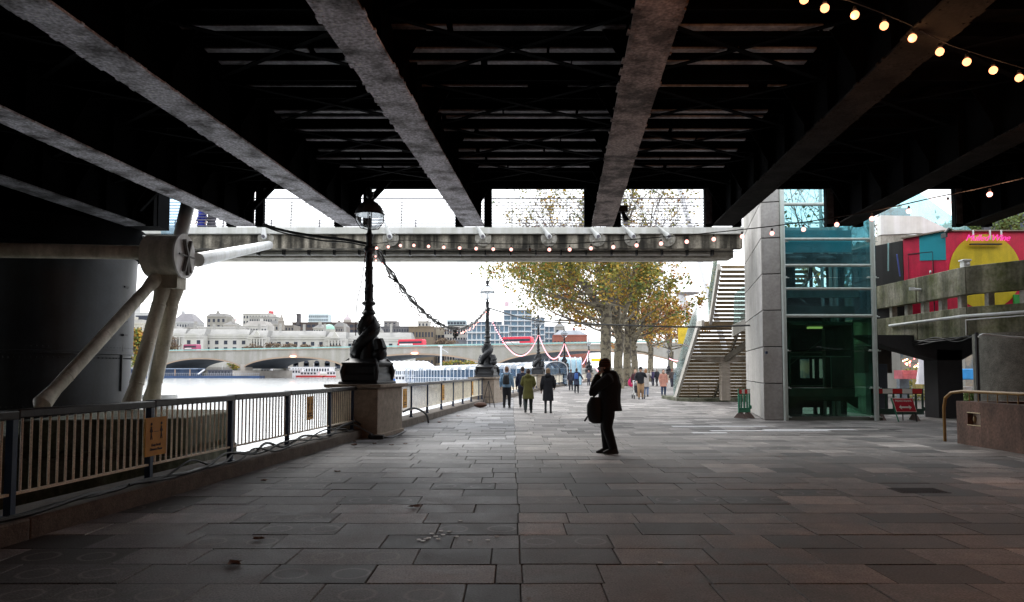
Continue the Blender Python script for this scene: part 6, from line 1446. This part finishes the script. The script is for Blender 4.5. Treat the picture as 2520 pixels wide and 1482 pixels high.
person('distant walker in black with long stride, right of the purple one', gd(1617,951), 1.78, rad(20), (.012,.012,.02), (.015,.015,.02), hem=.85, stride=.26, hair=(.4,.35,.33), vox=.035)
person('distant walker in dark brown seen just left of the stair glass', gd(1654,953), 1.74, rad(10), (.06,.045,.045), (.03,.03,.05), hem=.8, stride=.1, hair=(.2,.06,.04), vox=.035)
person('child in a red coat standing by the bench under the trees', gd(1519,951), 1.05, rad(180), (.5,.03,.06), (.3,.02,.03), hem=.6, hemw=.22, hair=(.1,.05,.04), vox=.04)
pb = gd(1537,950); person('long-haired woman in black sitting on the stone bench', V3(pb.x,pb.y-.15,0), 1.66, rad(-120), (.012,.012,.02), (.02,.02,.03), hair=(.16,.06,.035), hairlen=.2, seated=True, vox=.03)
person('person in dark blue jeans sitting on the stone bench, right one', V3(pb.x+.42,pb.y-.1,0), 1.6, rad(-150), (.06,.05,.09), (.02,.05,.10), hair=(.03,.02,.02), seated=True, vox=.03)
m = MB(); g = gd(1553,952); m.ball((g.x,g.y,.4),.34,12,8,(.9,.6,1.2)); m.tube([(g.x-.15,g.y,.75),(g.x,g.y,.95),(g.x+.15,g.y,.75)],.02,6); tag(m.build('pink_bag', mat('hot_pink_fabric', (.6,.01,.12), .7)), 'hot pink bag beside the people on the bench', 'bag')
# pushchair
g = gd(1571,982); pc_ = thing('pushchair', 'black and white pushchair pushed by the man in beige trousers', 'pushchair', g)
m = MB()
for dx in (-.27,.27):
    m.tube([(g.x+dx,g.y-.3,.12),(g.x+dx*.9,g.y+.05,.55),(g.x+dx*.8,g.y+.45,1.02)], .02, 6); m.tube([(g.x+dx,g.y+.35,.12),(g.x+dx*.9,g.y+.0,.6)], .02, 6)
m.tube([(g.x-.22,g.y+.45,1.02),(g.x+.22,g.y+.45,1.02)], .02, 6); m.build('frame', M_wp, pc_)
for dx in (-.29,.29):
    for dy in (-.3,.35):
        m = MB(); m.tube([(g.x+dx-.02,g.y+dy,.12),(g.x+dx+.02,g.y+dy,.12)], .12, 14); m.build('wheel', M_black, pc_)
m = MB(); m.loft([(g.x,g.y+.0,.35,.18,.2),(g.x,g.y+.05,.5,.22,.25),(g.x,g.y+.12,.75,.22,.2)], 12); m.build('seat', mat('black_canvas', (.015,.015,.02), .8), pc_)
m = MB(); m.ball((g.x,g.y+.08,.86), .24, 12, 8, (1,1,.7)); m.build('hood', mat('white_black_canvas', (.5,.48,.48), .8, col2=(.03,.03,.03), scale=6), pc_)
# people on the footbridge deck
for i, (px, col) in enumerate(((497,(.01,.02,.22)),(521,(.02,.02,.03)))):
    person(('person in a bright blue coat on the footbridge deck above the pylon strut','person in black on the footbridge, right of the blue coat')[i], V3(xx(px,27.6)*1.01, 27.6, zs0+.42), 1.72, rad(90), col, (.02,.02,.025), hem=.7, hemw=.24, hair=(.03,.02,.02), vox=.03)
# ------------------------------------------------------------------ string lights
M_b1 = emit('warm_white_bulb', (1.0,.42,.36), 1.45); M_b2 = emit('amber_globe_bulb', (1.0,.36,.15), 1.5); M_b3 = emit('pink_white_bulb', (1.0,.36,.42), 1.3); M_dead = mat('unlit_bulb', (.25,.15,.1), .3)
def bulb_proto(name, r, m_):
    q = MB(); q.ball((0,0,-r*1.15), r, 10, 8); b = q.build('bulb', m_, origin=(0,0,0)); d = b.data; bpy.data.objects.remove(b)
    q = MB(); q.tube([(0,0,.02),(0,0,-r*.45)], [r*.35,r*.55], 7); s = q.build('bulb_socket', M_cable, origin=(0,0,0)); e = s.data; bpy.data.objects.remove(s); return d, e
def string_lights(name, label, pts, nb, r, m_, wire=.012, group=None, skip=(), dead=(), twist=0, drop=.06, first=.0):
    pts = [Vector(p) for p in pts]; o = thing(name, label, 'string lights', pts[0], group=group); w = MB(); w.tube(pts, wire, 6)
    R = random.Random(nb)
    if twist:
        for k in range(3):
            ph = k*2.1; w.tube([p+Vector((math.sin(i*1.3+ph)*twist,math.cos(i*1.7+ph)*twist,math.sin(i*1.1+ph*2)*twist)) for i, p in enumerate(pts)], wire*.6, 5)
    w.build('wire', M_cable, o); d, e = bulb_proto(name, r, m_); cum = [0]
    for a, b in zip(pts, pts[1:]): cum.append(cum[-1]+(b-a).length)
    for k in range(nb):
        s = cum[-1]*(first+(1-first)*(k+.5)/nb); i = max(j for j in range(len(cum)) if cum[j] <= s); i = min(i, len(pts)-2)
        p = pts[i].lerp(pts[i+1], (s-cum[i])/(cum[i+1]-cum[i]+1e-9))
        if k in skip: continue
        for nm, me in (('bulb_socket', e), ('bulb', d)):
            c = bpy.data.objects.new(nm, me); C.objects.link(c); c.parent = o; c.location = p-pts[0]-Vector((0,0,drop if nm == 'bulb' else drop-r*.55))
            if twist: c.location += Vector((R.uniform(-twist,twist),R.uniform(-twist,twist),R.uniform(-twist,0)))
            if nm == 'bulb' and k in dead:
                c.data = me.copy(); c.data.materials[0] = M_dead
    return o
def glow(o, pts, watt, col):       # the lit bulbs' own light, and lamps added out of view
    for p in pts:
        d = bpy.data.lights.new('bulb_and_added_glow', 'POINT'); d.energy = watt; d.color = col; d.shadow_soft_size = .06
        q = bpy.data.objects.new('bulb_and_added_glow', d); C.objects.link(q); q.parent = o; q.location = Vector(p)-o.location
l1, l2 = LP[0], LP[1]
a1 = l1+V3(.05,-.05,3.52)
prof = [(915,586),(1000,591),(1100,597),(1200,600),(1300,601),(1400,600),(1500,594),(1600,586),(1700,578),(1800,568),(1900,557),(2000,544),(2100,528),(2200,509),(2300,486),(2400,466),(2486,446),(2600,420)]
def Yl(x): return 1/((1/17.6)+(x-915)/(2600-915)*((1/9.2)-(1/17.6)))
o1 = string_lights('string_lights', 'long string of glowing bulbs slung from the near lamp across to the right', [a1]+[at(x,y,Yl(x)) for x,y in prof[1:]], 28, .036, M_b1, .009, dead=(10,), drop=.075)
glow(o1, [at(x,y+30,Yl(x)) for x,y in prof[13:]], 5, (1,.5,.3))
pr0 = [V3(1.2,2.2,5.35), V3(2.2,4.2,5.3)]  # string run on past the view, added for more amber light
pr2 = [(1975,-22),(2090,2),(2165,30),(2230,57),(2285,86),(2340,112),(2405,133),(2458,150),(2512,166),(2600,192)]
o2 = string_lights('string_lights', 'string of large amber globe bulbs under the girders at upper right', pr0+[at(x,y,7.7+(x-1975)*.0024) for x,y in pr2], 22, .049, M_b2, .006, drop=.09, first=.0)
glow(o2, [V3(1.6,3.0,5.1), V3(2.6,5.2,5.1), V3(3.1,6.6,5.1), V3(7.5,7.5,5.2), V3(8.5,10.5,5.3)], 9, (1,.34,.12))  # amber lamps out of view, added to warm the near paving
glow(o2, [at(x,y+45,7.7+(x-1975)*.0024) for x,y in pr2[1::2]], 2, (1,.5,.22))
def tie(i): return LP[i]+V3(0,0,3.50)
a = tie(0)+V3(.12,-.03,-.05); b = tie(1)+V3(-.05,-.1,-.05)
string_lights('festoon', 'thick dark festoon of cables and small bulbs sagging from the near lamp to the second', sag(a,b,1.5,44), 90, .024, M_b1, .038, 'festoons slung between the river lamps', dead=[k for k in range(4,52)], twist=.065, drop=.12)
gm_ = sag(a,b,1.5,44); q = gm_[25]; m = MB()
for k in range(9): m.ball(q+V3(RND.uniform(-.07,.07),RND.uniform(-.07,.07),-.05-RND.uniform(0,.28)), RND.uniform(.05,.09), 7, 5)
m.tube([q+V3(0,0,-.1),q+V3(-.05,0,-.35),q+V3(.03,0,-.45),q+V3(.06,0,-.3)], .015, 6); tag(m.build('cable_bundle', M_cable), 'tangled bundle of plugs and cable hanging from the near festoon', 'cable bundle')
names = ('glowing pink-white festoon dipping between the second and third lamps','glowing pink-white festoon dipping between the third and fourth lamps','glowing pink-white festoon dipping between the fourth and fifth lamps')
for i, (s_, z_) in enumerate(((1.95,60),(1.8,60),(2.3,56))):
    a = tie(i+1)+V3(.05,0,-.15); b = tie(i+2)+V3(0,0,-.15)
    string_lights('festoon', names[i], sag(a,b,s_,40), z_, .036+.015*i, M_b3, .018, 'festoons slung between the river lamps', drop=.06)
    m = MB(); m.tube(sag(a+V3(0,0,.1),b+V3(0,0,.1),s_*.62 if i else s_*.8,24), .012, 5); tag(m.build('slack_cable', M_cable), ('slack black cable above the festoon between the second and third lamps','slack black cable above the festoon between the third and fourth lamps','slack black cable above the festoon between the fourth and fifth lamps')[i], 'cable')
a = tie(4)+V3(0,0,-.15); string_lights('festoon', 'short glowing festoon falling right of the fifth lamp behind the man', sag(a, V3(18,128,4.4), 3.2, 24), 34, .085, M_b3, .018, 'festoons slung between the river lamps')
string_lights('festoon', 'distant glowing festoon between the far lamp and the stair side', sag(at(1647,880,118), at(1700,868,110), .7, 16), 26, .085, M_b3, .018, 'festoons slung between the river lamps')
cable([tie(1)+V3(.03,-.05,0), at(1300,786,33.5), at(1400,795,31.5), at(1550,801,29), at(1700,805,26.8), at(1845,801,25.0)], .035, 'cable', 'straight thick black cable from the second lamp to the concrete fin')
cable([at(648,552,19.2), at(700,568,18.9), at(780,582,18.5), at(850,590,18.1), tie(0)+V3(-.05,0,.04)], .04, 'cable', 'thick black cable drooping from a girder end to the near lamp')
cable([at(648,556,19.2), at(700,574,18.9), at(790,592,18.5), at(850,596,18.1), tie(0)+V3(-.08,0,-.02)], .022, 'cable', 'thin twisted cable hanging just below the thick one left of the near lamp')
cable([tie(0)+V3(-.06,-.1,-.1), LP[0]+V3(-.16,-.1,2.6), LP[0]+V3(-.28,-.1,2.0), LP[0]+V3(-.3,-.1,1.2)], .012, 'cable', 'thin red and black cable running down the near lamp column', m=mat('red_black_cable', (.12,.01,.01), .6))
# ------------------------------------------------------------------ spots of light drawn as white discs, and small litter on the paving
M_spot = mat('white_light_spot', (.92,.92,.92), .5, var=.02); R = random.Random(77)
spots = [(1062,1315),(1055,1326),(1072,1322),(1078,1329),(1105,1310),(1123,1322),(1132,1283),(1155,1332),(1200,1331),(1222,1322),(1085,1309),(1041,1333),(1031,1330),(1048,1328),(1090,1318),(1624,1387)]
for i, (x, y) in enumerate(spots):
    g = gd(x,y); m = MB(); m.loft([(g.x,g.y,.006,.024,.022),(g.x,g.y,.010,.024,.022)], 8); tag(m.build('light_spot_disc', M_spot), 'tiny white disc standing in for a spot of light on the foreground paving', 'light spot', 'white discs standing in for spots of light on the foreground paving')
M_lf = mat('dead_leaf', (.16,.065,.03), .8, var=.3, scale=20)
lvs = [(635,1330),(572,1391),(830,1163),(650,1185),(1022,1250)]+[(R.uniform(1000,1160),R.uniform(1015,1045)) for _ in range(14)]+[(R.uniform(860,1000),R.uniform(1078,1100)) for _ in range(6)]
M_dk_leaf = M_lf
for i, (x, y) in enumerate(lvs):
    g = gd(x,y); a = R.uniform(0,6.28); s = R.uniform(.06,.1); m = MB(); pts = []
    for k in range(10):
        rr = s*(1 if k % 2 else .5); pts.append((g.x+math.cos(a+k*.628)*rr, g.y+math.sin(a+k*.628)*rr, .012+.02*abs(math.sin(k*1.3))))
    m.add(pts+[(g.x,g.y,.01)], [(k,(k+1)%10,10) for k in range(10)])
    tag(m.build('fallen_leaf', M_lf), 'brown curled dead leaf lying on the paving near the river wall', 'leaf', 'fallen leaves on the paving')
m = MB(); g = gd(2320,1440-182*1); g = gd(2275,1210-0)
m = MB(); g = gd(2690*.84,1438*.84); m.box((g.x-.32,g.y-.2,.0),(g.x+.32,g.y+.2,.007))
for k in range(14): m.box((g.x-.28+k*.042,g.y-.16,.007),(g.x-.262+k*.042,g.y+.16,.012))
tag(m.build('drain_grate', mat('dark_cast_grate', (.03,.022,.02), .7, metal=.3)), 'dark rectangular drain grate set in the paving at right', 'drain')
m = MB(); g = gd(2185,1057); m.box((g.x-.25,g.y-.1,.0),(g.x+.3,g.y+.06,.008)); tag(m.build('tar_patch', mat('dark_tar', (.03,.025,.025), .7)), 'small dark patch on the paving before the pedestrian sign', 'patch')
